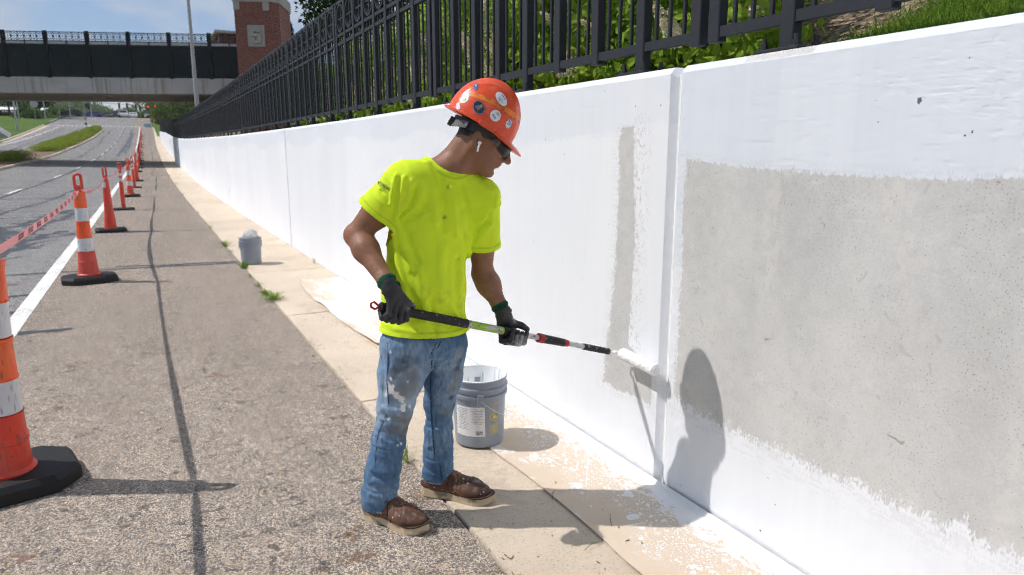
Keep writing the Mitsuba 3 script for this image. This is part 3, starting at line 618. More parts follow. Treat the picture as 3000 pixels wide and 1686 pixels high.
def car_mesh_parts(kind):
    """A car about 4.6 m long along +x, wheels on z = 0."""
    if kind == 'van': prof = [(-2.35, .35), (-2.35, 1.0), (-2.25, 1.85), (.6, 1.9), (1.35, 1.15), (2.2, .95), (2.35, .7), (2.35, .35)]; W = .98
    elif kind == 'suv': prof = [(-2.3, .35), (-2.3, 1.05), (-2.05, 1.68), (.35, 1.72), (1.1, 1.1), (2.15, .98), (2.3, .7), (2.3, .35)]; W = .95
    else: prof = [(-2.3, .3), (-2.3, .95), (-1.6, 1.02), (-.95, 1.45), (.35, 1.46), (1.15, .98), (2.15, .85), (2.3, .62), (2.3, .3)]; W = .9
    g = 1.05 if kind == 'car' else 1.1
    poly = Polygon(prof).buffer(-.06).buffer(.06)
    sec = [(-W, -1, .0), (-W + .04, 0, .0), (W - .04, 0, .0), (W, -1, .0)]
    def slab(scale_top):
        m = prism(poly, -W, W); m = m.subdivide_to_size(.35); v = m.vertices.copy()
        zz = v[:, 1]; t = np.clip((zz - g * .86) / .8, 0, 1); v[:, 2] *= 1 - .24 * t; return trimesh.Trimesh(np.c_[v[:, 0], -v[:, 2], v[:, 1]], m.faces, process=False)
    body = slab(1)
    top = [p for p in prof if p[1] > g * .9]
    xs = [p[0] for p in top]; zt = max(p[1] for p in top)
    win = []
    for s in (-1, 1):
        y = s * (W * (1 - .24 * .25))
        a0, a1 = (min(xs) + .25, .95 if kind != 'car' else .8)
        b0, b1 = (a0 + .25, .35)
        yt = s * (W * (1 - .24 * np.clip((zt - .1 - g * .86) / .8, 0, 1)) + .012); yb = s * (W * (1 - .24 * np.clip((g - .02 - g * .86) / .8, 0, 1)) + .012)
        v = np.array([(a0, yb, g), (a1, yb, g), (b1, yt, zt - .1), (b0, yt, zt - .1)])
        win.append(trimesh.Trimesh(v, [[0, 1, 2], [0, 2, 3]] if s < 0 else [[0, 2, 1], [0, 3, 2]], process=False))
    fx = [(p, q) for p, q in zip(prof[:-1], prof[1:]) if p[1] > g * 1.15 and q[1] < g * 1.15 and q[0] > 0][0]
    (xa, zA), (xb, zB) = fx; d = .03
    ws = trimesh.Trimesh(np.array([(xa + .05 + d, -W * .68, zA - .08), (xa + .05 + d, W * .68, zA - .08), (xb - .08 + d, W * .8, zB + .08 + d), (xb - .08 + d, -W * .8, zB + .08 + d)]), [[0, 2, 1], [0, 3, 2]], process=False)
    wheels = []
    for x in (-1.4, 1.45):
        for s in (-1, 1):
            t = trimesh.creation.cylinder(.33, .22, sections=22); t.apply_transform(trimesh.transformations.rotation_matrix(math.pi / 2, [1, 0, 0])); t.apply_translation((x, s * (W - .1), .33)); wheels.append(t)
    lights = [bbox(2.18, 2.335, s * W * .72 - .2, s * W * .72 + .2, .68, .84, .03) for s in (-1, 1)]
    return dict(body=body, side_window=win, windscreen=[ws], wheel=wheels, headlight=lights)
plain('m_glass_dark', (.01, .012, .014), .08, .8)
plain('m_tyre', (.012, .012, .012), .8)
plain('m_lens', (.8, .8, .78), .1, .8)
CARS = {k: car_mesh_parts(k) for k in ('car', 'suv', 'van')}
def car(kind, label, pos, heading, col, key):
    plain('m_paint_' + key, col, .25, .6, clearcoat=.8, clearcoat_gloss=.95)
    t = thing('parked_car' if False else 'car', label, 'car', None)
    M = T().translate(tuple(map(float, pos))).rotate([0, 0, 1], heading)
    for nm, ms in CARS[kind].items():
        for m in (ms if isinstance(ms, list) else [ms]):
            put(nm, m, {'body': 'm_paint_' + key, 'side_window': 'm_glass_dark', 'windscreen': 'm_glass_dark', 'wheel': 'm_tyre', 'headlight': 'm_lens'}[nm], t, to=M, smooth=35 if nm in ('body', 'wheel') else False)
def carpos(px, y):
    q = on_y(px, 352, y); return (q[0], y, float(zr(y)) + .035)
for kind, label, px, y, hd, col, key in [
        ('car', 'small dark blue car crossing at the left of the far junction', 275, 198, 175, (.02, .06, .22), 'blue'),
        ('car', 'grey saloon car behind the blue car at the far junction', 303, 203, 178, (.12, .13, .14), 'grey'),
        ('suv', 'dark car with its lamps towards us at the far junction', 343, 197, -95, (.03, .03, .035), 'black'),
        ('van', 'tall silver van facing us at the far junction', 364, 197, -93, (.52, .53, .55), 'silver'),
        ('car', 'white car facing us right of the silver van', 392, 200, -92, (.75, .75, .75), 'white'),
        ('car', 'pale car on the side road at the right end of the junction', 457, 182, 178, (.6, .63, .66), 'pale'),
        ('car', 'black car at the left beside the lawn under the hill', 211, 182, 175, (.015, .017, .02), 'dark')]:
    car(kind, label, carpos(px, y), hd, col, key)
q = on_road(433, 373.5); t = thing('utility_box', 'small pale blue box with a white lid beside the far end of the posts', 'box'); plain('m_pale_blue', (.30, .42, .50), .5)
put('cabinet', bbox(q[0] - .55, q[0] + .55, q[1], q[1] + .7, q[2], q[2] + .62, .03), 'm_pale_blue', t); put('lid', bbox(q[0] - .58, q[0] + .58, q[1] - .03, q[1] + .73, q[2] + .622, q[2] + .72, .03), 'm_white', t)
# poles, signals, signs
def pole(name, label, px0, py0, y, h, r, catg, group=None, ground=None):
    q = on_y(px0, py0, y); g = q[2] if ground is None else ground
    t = thing(name, label, catg, group); put('pole', moved(lathe([(0, 0), (r, 0), (r * .7, h), (0, h)], 10), (q[0], y, g - .3)), 'm_galv', t, smooth=40); return t, q
t, q = pole('utility_pole', 'grey pole at the left above the grass before the dark trees', 50, 377, 118, 10, .13, 'pole')
put('arm', beam((q[0] - .8, 118, q[2] + 9.4), (q[0] + .1, 118, q[2] + 9.4), .06, .06), 'm_galv', t)
for px0, py0, y, lb in ((134, 353, 158, 'grey lamp pole standing on the grass right of the dark trees'), (208, 353, 166, 'thin grey pole in front of the black car'), (270, 350, 170, 'thin grey pole above the small blue car'), (56, 350, 150, 'thin pole close to the dark tree trunks at the left'), (176, 352, 172, 'thin brown pole on the lawn left of the black car'), (121, 350, 172, 'thin pole behind the grey lamp pole at the left')):
    t, q = pole('lamp_pole', lb, px0, py0, y, 9.5, .11, 'pole'); put('cap', moved(lathe([(0, 0), (.09, 0), (.09, .12), (0, .12)], 8), (q[0], y, q[2] - .3 + 9.5)), 'm_galv', t)
t, q = pole('keep_right_sign', 'thin signpost with small plates at the far tip of the median', 254, 384, 126, 8.5, .045, 'signpost')
put('plate', bbox(q[0] - .2, q[0] + .2, 125.9, 125.94, q[2] + 1.6, q[2] + 2.2), 'm_galv', t); put('plate', bbox(q[0] - .15, q[0] + .15, 125.9, 125.94, q[2] + .9, q[2] + 1.2), 'm_dark', t)
t, q = pole('road_sign', 'back of a grey road sign on the lawn before the white building', 106, 358, 140, 3.2, .04, 'sign')
d = trimesh.creation.cylinder(.62, .02, sections=8); d.apply_transform(trimesh.transformations.rotation_matrix(math.pi / 2, [1, 0, 0])); d.apply_translation((q[0], 139.9, q[2] + 2.9)); put('plate', d, 'm_galv', t)
t, q = pole('signal_pole', 'pale grey signal pole at the right with a yellow diamond sign', 474, 366, 150, 10.5, .17, 'pole')
plain('m_yellow', (.75, .58, .02), .5)
dm = box(-.42, .42, -.015, .015, -.42, .42); dm.apply_transform(trimesh.transformations.rotation_matrix(math.pi / 4, [0, 1, 0])); dm.apply_translation((q[0] - .35, 149.7, on_y(471, 340, 150)[2])); put('warning_plate', dm, 'm_yellow', t)
dm = bbox(q[0] - .9, q[0] - .05, 149.68, 149.72, on_y(471, 331, 150)[2] - .12, on_y(471, 328, 150)[2] + .1); plain('m_blue_sign', (.02, .06, .25), .5); put('street_plate', dm, 'm_blue_sign', t)
plain('m_green_sign', (.02, .10, .06), .5)
t, q2 = pole('guide_sign', 'small dark green guide sign beside the signal pole', 462, 356, 175, 3.6, .06, 'sign'); c = on_y(461, 337, 174.9); put('board', bbox(c[0] - 1.6, c[0] + 1.6, 174.8, 174.9, c[2] - .7, c[2] + .7), 'm_green_sign', t)
# signals on a span wire
wy = 172.; sig = [(349, 310), (372, 311), (398, 314), (410, 318), (434, 318), (454, 316)]
A, B = on_y(255, 296, wy), on_y(474, 304, wy); ts = np.linspace(0, 1, 24)[:, None]; wire = A * (1 - ts) + B * ts; wire[:, 2] -= .5 * np.sin(np.pi * ts[:, 0])
put('span_wire', tube(wire, .03, 4), 'm_dark', label='thin black wire that carries the traffic signals over the junction', cat='wire')
bsdf('m_red_lamp', {'type': 'principled', 'base_color': rgb(.5, .01, .01), 'roughness': .3})
for k, (px0, py0) in enumerate(sig):
    c = on_y(px0, py0, wy - .2); red = k >= 4
    t = thing('traffic_signal', ('hanging black traffic signal with its red lamp lit, ' + ('left of the two' if k == 4 else 'right of the two')) if red else f'dark hanging traffic signal over the far junction, {ORD[k]} from the left on the wire', 'traffic signal', None if red else 'dark signals on the span wire')
    put('housing', bbox(c[0] - .19, c[0] + .19, c[1] - .12, c[1] + .12, c[2] - .55, c[2] + .55, .03), 'm_dark', t)
    for j in range(3):
        l = trimesh.creation.cylinder(.12, .06, sections=14); l.apply_transform(trimesh.transformations.rotation_matrix(math.pi / 2, [1, 0, 0])); l.apply_translation((c[0], c[1] - .14, c[2] + .34 - .34 * j))
        key = put('lens', l, 'm_dark', t)
        if red and j == 0: scene[key]['emitter'] = {'type': 'area', 'radiance': rgb(4.5, .12, .07)}
    put('hanger', box(c[0] - .03, c[0] + .03, c[1] + .1, c[1] + .16, c[2] + .5, c[2] + 1.1), 'm_dark', t)
t = thing('traffic_signal', 'dark signal head on the thin pole left of the span wire signals', 'traffic signal'); c = on_y(258, 311, 169.5)
put('housing', bbox(c[0] - .3, c[0] + .3, 169.3, 169.6, c[2] - .6, c[2] + .6, .05), 'm_dark', t); put('visor', bbox(c[0] - .5, c[0] - .31, 169.3, 169.6, c[2] - .4, c[2] + .4, .05), 'm_dark', t)
# white low building and hedge at the left
a, b = on_y(-60, 331, 210), on_y(128, 331, 210); zb = float(left_land(a[0], 205.)) - 1.
t = thing('long_building', 'long low white building behind the dark trees at the left', 'building')
plain('m_pale_wall', (.42, .47, .49), .7)
za, zt = on_y(60, 345, 210)[2], on_y(60, 331, 210)[2]
put('wall', box(a[0], b[0], 210, 222, zb - 6, zt), 'm_pale_wall', t)
put('roof', trimesh.convex.convex_hull(np.array([(x, y, z) for x in (a[0] - .5, b[0] + .5) for y, z in ((209.4, zt + .002), (209.4, zt + .25), (216, zt + 1.6), (222.6, zt + .25), (222.6, zt + .002))])), 'm_white', t)
for k in range(14):
    x = a[0] + 3 + k * (b[0] - a[0] - 6) / 13; put('window', box(x - .8, x + .8, 209.95, 210.02, za + .6, za + 1.8), 'm_glass_dark', t)
rs_ = np.random.default_rng(9)
c0 = on_y(35, 344, 165); put('foliage', small_cards(puff(c0 + [-4, 0, 0], (9.5, 1.6, 1.5), 2600, rs_), .45, rs_), bsdf('m_leaf_russet', {'type': 'principledthin', 'base_color': rgb(.075, .05, .035), 'roughness': .6, 'diff_trans': .4, 'eta': 1.4}), thing('hedge', 'dark russet hedge under the trees at the far left', 'hedge'), kind='stuff')
# trees
def tree_at(label, px, py, y, R, n, size, mat, seed, tr=.22, gpx=None, **k):
    c = on_y(px, py, y); g = float(left_land(c[0], y)) if c[0] < -14 else float(bank(max(c[0], 2.4), y)); return tree('tree', label, c, R, n, size, mat, tr, min(g, c[2] - R[2]), seed, **k)
for i, (px, py, y, R, lb) in enumerate([(18, 264, 172, (8.5, 6, 4.4), 'dark broad tree at the left edge under the bridge'), (62, 266, 178, (7, 6, 4.3), 'dark tree with a bare trunk over the white building'), (100, 274, 170, (5.5, 5, 3.6), 'dark tree right of the bare trunk, before the hill')]):
    tree_at(lb, px, py, y, R, 5200, .55, 'm_leaf_dark', 200 + i, .2)
for i, (px, py, y, R, mat, lb) in enumerate([(88, 338, 160, (3.0, 3, 2.6), 'm_leaf_tree', 'small round tree on the lawn left of the lamp pole'), (150, 340, 190, (4.2, 4, 3.0), 'm_leaf_tree', 'rounded tree on the lawn under the hill'), (395, 345, 260, (7.5, 5, 5.), 'm_leaf_tree', 'rounded tree behind the white car at the junction'), (420, 350, 300, (6, 4, 4), 'm_leaf_tree', 'low tree right of the rounded tree on the skyline'),
        (495, 345, 150, (3.4, 3, 3.8), 'm_leaf_yellow', 'yellow green young tree right of the signal pole'), (468, 318, 205, (6.5, 5, 6.5), 'm_leaf_tree', 'green tree behind the signal pole'), (535, 320, 160, (7, 6, 6.), 'm_leaf_tree', 'large green tree under the right end of the bridge'), (575, 315, 140, (7, 6, 6.), 'm_leaf_tree', 'green tree behind the light pole foot'),
        (445, 352, 240, (4.5, 4, 3.4), 'm_leaf_dark', 'dark low tree left of the signal pole')]):
    tree_at(lb, px, py, y, R, 4200 if y < 200 else 2600, .5 if y < 200 else .7, mat, 230 + i, .15)
# conifer right of the tower
c = on_y(851, 118, 70.); t = thing('conifer', 'dark conifer top beside the brick tower', 'tree'); rs_ = np.random.default_rng(31); P = []
zt = on_y(851, 62, 70.)[2]
for k in range(5200):
    u = rs_.random() ** .6; z = zt - u * 7.; a = rs_.random() * 6.28; rr = (.12 + u * 2.3) * (.55 + .45 * math.sin(a * 5 + z * 7) ** 2) * rs_.random() ** .35; P.append((c[0] + rr * math.cos(a), 70 + rr * math.sin(a), z - .25 * rr))
put('crown', small_cards(np.array(P), .28, rs_, .3), 'm_leaf_dark', t, kind='stuff'); put('trunk', tube([(c[0], 70, bank(c[0], 70.) - .2), (c[0], 70, zt)], [.2, .02], 7), 'm_bark', t)
# low grey building beyond the bridge end
q = on_face(655, 98); p0 = on_y(640, 99, 95.); p1 = on_y(760, 99, 95.)
t = thing('flat_building', 'flat roofed brown building showing above the bridge rail beside the tower', 'building'); plain('m_brown', (.12, .06, .05), .8)
put('wall', box(p0[0], p1[0], 95, 104, 2, on_y(655, 98, 95.)[2]), 'm_brown', t); put('roof', box(p0[0] - .5, p1[0], 94.5, 104, on_y(655, 98, 95.)[2] + .002, on_y(655, 91, 95.)[2]), 'm_stone', t)
# ------------------------------------------------------------------ shrubs behind the fence
leaf_ply = []
rs_ = np.random.default_rng(41)
for k in range(5):
    v, f = leaf_cards(np.zeros((1, 3)), np.array([[0, 0, 1.]]), .062, rs_, .28, .62); leaf_ply.append(mikit.ply((v, f), 'm_leaf_shrub', smooth=False))
def frame(N, rs_):
    N = N / np.linalg.norm(N); t = rs_.normal(size=3); t -= N * (t @ N); t /= np.linalg.norm(t); M = np.eye(4); M[:3, 0], M[:3, 1], M[:3, 2] = t, np.cross(N, t), N; return M
def panicle(c, d, L, rs_, n=150):
    d = d / np.linalg.norm(d); t = rs_.random(n); r = .034 * (1 - t) ** .7 + .006; P = c + d * (t * L)[:, None]; e = rs_.normal(size=(n, 3)); e /= np.linalg.norm(e, axis=1, keepdims=True); return small_cards(P + e * r[:, None], .016, rs_, .8)
shrubs = []
for row, (xo, z_add) in enumerate(((2.92, 0.), (3.8, .15))):
    for j in range(9 if row == 0 else 8):
        y = 3.15 + j * 1.2 + .55 * row; x = xo + .12 * math.sin(j * 2.3 + row)
        shrubs.append((x, y, row, j))
where = ['nearest the camera, at the open mulch', 'second from the mulch', 'third from the mulch', 'fourth from the mulch', 'fifth from the mulch', 'sixth from the mulch', 'seventh from the mulch', 'eighth from the mulch', 'ninth and farthest from the mulch']
for x, y, row, j in shrubs:
    rs_ = np.random.default_rng(500 + row * 50 + j); g = float(bank(x, y)); top = (3.12 if row == 0 else 3.5) - .02 * j
    if row == 0 and j == 0: top = 2.75
    h = top - g; c = np.array([x, y, g + h * .5]); R = np.array([.72, .78, h * .62])
    t = thing('flowering_shrub', ('green leafy shrub with cream flowers along the fence, ' if row == 0 else 'green leafy shrub in the back row, ') + where[j], 'shrub', 'shrubs behind the fence')
    near = y < 7
    n = int((5600 if near else 3000) * (1 if row == 0 else .6)); sz = .060 if near else .078
    P = puff(c, R, n, rs_, 1.); sk = int(n * .45) if row == 0 else 0; P = np.vstack([P, np.stack([rs_.uniform(2.36, 2.95, sk), y + rs_.uniform(-.8, .8, sk), 1.80 + .55 * rs_.random(sk) ** 1.3 + .25 * (rs_.random(sk))], 1)]); P = P[P[:, 2] > g - .10]; P = P[P[:, 0] > 2.345]
    N = (P - c) / R; N = N + rs_.normal(0, .62, N.shape) + [-.25, -.1, .6]
    seen = np.argsort(-(P @ np.array([-1., -.6, .3])))[:0 if (row or j > 4) else 50]
    rest = np.setdiff1d(np.arange(len(P)), seen)
    V_, F_ = leaf_cards(P[rest], N[rest], sz, rs_, .3, .62)
    put('foliage', (V_, F_), 'm_leaf_shrub', t, kind='stuff')
    for q in seen:
        M = frame(N[q], rs_); M[:3, :3] *= .8 + .5 * rs_.random(); M[:3, 3] = P[q]; put('leaf', leaf_ply[q % 5], None, t, to=T(M))
    put('stem', cat([tube([(x + rs_.normal(0, .06), y + rs_.normal(0, .06), g - .03), tuple(c * .5 + P[q] * .5), tuple(P[q])], [.012, .008, .004], 5) for q in rs_.integers(0, len(P), 26)]), 'm_bark', t)
    ps = [q for q in rs_.permutation(len(P)) if ((P[q] - c) / R) @ np.array([-.88, -.40, .10]) > .62][:24 if row == 0 else 12]
    for q in ps:
        a, b = panicle(P[q] + np.array([-.04, -.02, .03]), np.array([-.4, -.2, .9]) + rs_.normal(0, .5, 3), .11 + .10 * rs_.random(), rs_, 190); put('flower', (a, b), 'm_flower', t)
# trees higher on the bank
for i, (px, py, y, R, n, size, mat, lb) in enumerate([(1290, 20, 15., (1.9, 1.9, 1.8), 5200, .13, 'm_leaf_dark', 'dark leaved tree behind the shrubs, above the hard hat'), (1010, 60, 24., (1.6, 1.6, 1.5), 3600, .16, 'm_leaf_dark', 'small dark tree far along the fence behind the rings'), (1560, -30, 13., (1.7, 1.7, 1.5), 4200, .12, 'm_leaf_tree', 'green tree behind the shrubs near the top edge')]):
    c = on_y(px, py, y); tree('tree', lb, c, R, n, size, mat, .09, float(bank(c[0], y)) - .1, 300 + i)
# ragged lawn and small plants at the open mulch
rs_ = np.random.default_rng(61); P = []
n = 60000; xg_ = rs_.uniform(2.36, 5.2, n); yg_ = rs_.uniform(-.2, 2.6, n); m = yg_ - 2.15 + .45 * (xg_ - 3.05) < .10 * rs_.normal(size=n); xg_, yg_ = xg_[m], yg_[m]
zg_ = bank(xg_, yg_); a = rs_.random(len(xg_)) * 6.28; hgt = .022 + .045 * rs_.random(len(xg_)) ** 1.5; B = np.stack([xg_, yg_, zg_ - .01], 1); w = np.stack([np.cos(a), np.sin(a), 0 * a], 1) * .004; tip = B + np.stack([np.cos(a * 3) * .03, np.sin(a * 3) * .03, hgt], 1)
V_ = np.stack([B - w, B + w, tip], 1).reshape(-1, 3); F_ = np.arange(len(V_)).reshape(-1, 3)
leafm('m_blade', leaf_var((.09, .19, .025), (.24, .36, .055), 3.), .8)
put('lawn_grass', (V_, F_), 'm_blade', label='short green lawn grass on the bank above the wall at the right', cat='grass', kind='stuff')
def weed(label, x, y, n, R, h, seed, name='weed', z=0., group='weeds in the gutter joint', broad=False):
    rs_ = np.random.default_rng(seed); vs, fs, o = [], [], 0
    for k in range(n):
        a = rs_.random() * 6.28; L = (.5 + .6 * rs_.random()); d = np.array([math.cos(a), math.sin(a), 0]); b = np.array([-d[1], d[0], 0]); r = R * L; hh = h * (.5 + .7 * rs_.random())
        p0 = np.array([x, y, z]) + rs_.normal(0, R * .12, 3) * [1, 1.6, 0]; w = (.0065 if broad else .0022)
        for q in range(4):
            u = q / 3; c = p0 + d * r * u + [0, 0, hh * (u * (1.9 - 1.25 * u))]; ww = w * (math.sin(math.pi * min(.98, u + .12)) if broad else 1 - .9 * u); vs += [c - b * ww, c + b * ww]
        for q in range(3): i = o + q * 2; fs += [[i, i + 1, i + 3], [i, i + 3, i + 2]]
        o += 8
    t = thing(name, label, 'weed', group); put('blade', (np.array(vs), np.array(fs)), 'm_blade', t, kind='stuff')
rr = lambda x, y: (x / 2.576, 562 + y / 2.576)
wl = [((1385, 30), 22, .10, .10, 'farthest green weed of the joint, by the end of the long tape shadow'), ((1495, 160), 16, .08, .06, 'small weed beyond the far bucket in the pavement joint'), ((1590, 275), 26, .14, .10, 'weed in the joint just beyond the far bucket'), ((1705, 415), 40, .17, .12, 'bushy weed in the joint left of the far bucket'), ((1745, 455), 18, .12, .06, 'low weed touching the bushy one by the far bucket'), ((1845, 580), 40, .13, .12, 'broad leaved weed in front of the far bucket'), ((1888, 648), 22, .07, .06, 'small weed just nearer than the broad leaved one'), ((1950, 715), 30, .12, .07, 'dry looking weed in the joint halfway to the man'), ((2000, 780), 34, .12, .08, 'green weed before the sprawling one in the joint'), ((2065, 820), 46, .19, .09, 'sprawling weed with thin stems on the concrete strip'), ((2365, 1248), 10, .04, .03, 'tiny sprig in the joint left of the jeans')]
for k, (q, n, R, h, lb) in enumerate(wl):
    p = on_z(*rr(*q)); weed(lb, p[0], p[1], n, R, h, 700 + k, broad=k in (3, 5, 8, 9), z=float(zr(p[1])))
p = on_z(1187, 1352); weed('tuft of long grass blades in the joint behind the trouser leg', p[0], p[1], 20, .13, .20, 731, 'grass_tuft', group=None)
p = on_z(921, 775); weed('small upright weed at the foot of the white wall', p[0], p[1], 12, .07, .12, 732, group=None)
for k, q in enumerate(((1283, 1330), (1330, 1392))):
    p = on_road(q[0] / 2.576, q[1] / 2.576); weed(['distant weed in the joint near the bridge shadow', 'distant weed in the joint, next nearer than the first'][k], p[0], p[1], 30, .25, .15, 740 + k, z=float(zr(p[1])))
# dry seeds, twigs and clippings blown along the paper and the joint
rs_ = np.random.default_rng(66); bits = []
for cx, cy, s, n in ((1.25, 6.35, .16, 40), (1.42, 6.1, .10, 60), (1.08, 2.2, .05, 40), (1.07, 3.2, .04, 40), (1.08, 1.75, .04, 40), (1.3, 2.1, .25, 22), (1.6, 2.2, .2, 16), (1.07, 4.6, .05, 60), (1.07, 5.6, .05, 60)):
    for k in range(n // 3):
        x, y = cx + rs_.normal(0, s * .6), cy + rs_.normal(0, s * (3 if s < .06 else 1)); a = rs_.random() * 3.14; L = .003 + .010 * rs_.random() ** 2; d = np.array([math.cos(a), math.sin(a), 0]) * L
        bits.append(beam(np.array([x, y, .012 if x > 1.45 else .007]) - d, np.array([x, y, .012 if x > 1.45 else .007]) + d, .003, .003))
plain('m_straw', (.22, .17, .095), .9)
put('dry_litter', cat(bits), 'm_straw', label='dry seeds and clippings scattered along the concrete strip', cat='litter', kind='stuff')
for k, (px, py, dx, dy) in enumerate(((1622, 1452, .03, .035), (1790, 1525, .025, .04), (1740, 1600, .05, .01))):
    p = on_z(px, py, .012); tw_ = tube([(p[0] - dx, p[1] - dy, .014), (p[0], p[1] + .008, .022), (p[0] + dx, p[1] + dy, .015)], [.0015, .002, .001], 5)
    put('twig', tw_, 'm_straw', label=['brown twig at the edge of the paper, in the shadow of the man', 'dry twig on the splattered paper in the big shadow', 'thin straw by the elbow shadow on the paper edge'][k], cat='twig')

# ------------------------------------------------------------------ masking paper along the wall
def paper_col(p, n, uv):
    x, y = p.x, p.y; tow = smoothstep(1.46, 2.0, x)
    base = mix((.585, .475, .355), (.66, .545, .42), fbm(x * 3, y * 2) * .8 + noise(x * 160, y * 160) * .25)
    def drops(f, share, seed, squash=1.):                      # round drops of many sizes
        wx, wy = x * f + seed + (noise(x * f * 2.3, y * f * 2.3) - .5) * .30, y * f * squash + (noise(x * f * 2.3, y * f * 2.3, 7) - .5) * .30
        d1, d2, c = voronoi(wx, wy); u = dr.clip((c - (1 - share)) / share, 0, 1); return smoothstep(1., .84, d1 / (.08 + .34 * u)) * smoothstep(0., .001, u)
    patch = fbm(x * 3.1, y * 2.3, 6.)
    dense = dr.clip(tow * 1.15 + (patch - .5) * 1.6, 0, 1)
    s = dr.maximum(drops(11, .16, 0.), drops(30, .30, 4.) * smoothstep(.15, .5, dense))
    s = dr.maximum(s, dr.maximum(drops(70, .42, 9.) * smoothstep(.20, .5, dense), drops(150, .42, 2.) * smoothstep(.12, .4, dense)))
    s *= smoothstep(.02, .12, tow)
    lines = smoothstep(.014, .005, dr.abs(noise(x * 3.1 - y * 2.3, y * 1.7 + 3) - .5)) * smoothstep(.42, .55, noise(x * 2.7, y * 2.9, 3)) * smoothstep(.15, .4, tow)
    smear = smoothstep(.63, .70, fbm(x * 7 + y * 2., y * 5.3, 4.)) * smoothstep(.3, .6, noise(x * 90, y * 60)) * .55
    drag = smoothstep(.55, .62, noise(x * 150, y * 60) * .45 + noise(x * 60, y * 22) * .3 + noise(x * 19, y * 9) * .25 + (tow - .85) * .9) * smoothstep(1.70, 1.92, x) * .92
    solid = smoothstep(-.012, .012, x - 1.918 + .05 * (noise(y * 9, x * 9) - .5) + .035 * (noise(y * 60, x * 40) - .5))
    f = dr.maximum(dr.maximum(s, smear), dr.maximum(lines, dr.maximum(drag, solid)))
    fresh = smoothstep(4.6, 6.6, y) * smoothstep(.36, .58, fbm(x * 5, y * 2.2, 2.)) * .6
    return mix(base, (.78, .785, .785), dr.maximum(f, fresh))
plain('m_paper', proc(paper_col), .75, .25)
py_ = np.array([8.41, 8.1, 7.64, 7.2, 6.9, 6.5, 6.21, 5.6, 5.01, 4.4, 3.8, 3.3, 3.04, 2.8, 2.59, 2.4, 2.18, 2.0, 1.83, 1.5, 1.0, .6])[::-1]
px__ = np.array([1.53, 1.48, 1.45, 1.44, 1.45, 1.455, 1.46, 1.495, 1.505, 1.49, 1.48, 1.472, 1.47, 1.485, 1.495, 1.50, 1.50, 1.495, 1.48, 1.475, 1.47, 1.47])[::-1]
def paper_sheet(y0, y1, dz, seed):
    ys = np.linspace(y0, y1, int((y1 - y0) / .05)); us = np.array([0, .01, .03, .07, .13, .22, .35, .5, .65, .8, .9, .96, .99, 1.]); xl = np.interp(ys, py_, px__)
    V = []
    for y, x0 in zip(ys, xl):
        lift = .034 * max(0., meshkit.noise(np.array([y * 1.9, seed, 0.])) - .25) + .004
        for u in us:
            x = x0 + (2.012 - x0) * u; V.append((x, y, .007 + dz + lift * math.exp(-u * 9) + .0035 * (meshkit.noise(np.array([x * 6, y * 4, seed])) - .2) + (.012 * max(0, (u - .96) / .04) if u > .96 else 0)))
    n = len(us); f = []
    for i in range(len(ys) - 1):
        for j in range(n - 1): f += [[i * n + j, i * n + j + 1, (i + 1) * n + j + 1], [i * n + j, (i + 1) * n + j + 1, (i + 1) * n + j]]
    return np.array(V), np.array(f)
put('masking_paper', paper_sheet(.6, 5.3, .0, 1.), 'm_paper', smooth=40, label='tan masking paper splattered with white paint, along the wall by the man', cat='paper')
put('masking_paper', paper_sheet(5.22, 8.42, .004, 5.), 'm_paper', smooth=40, label='pale masking paper whitened with paint, the farther sheet by the wall', cat='paper')

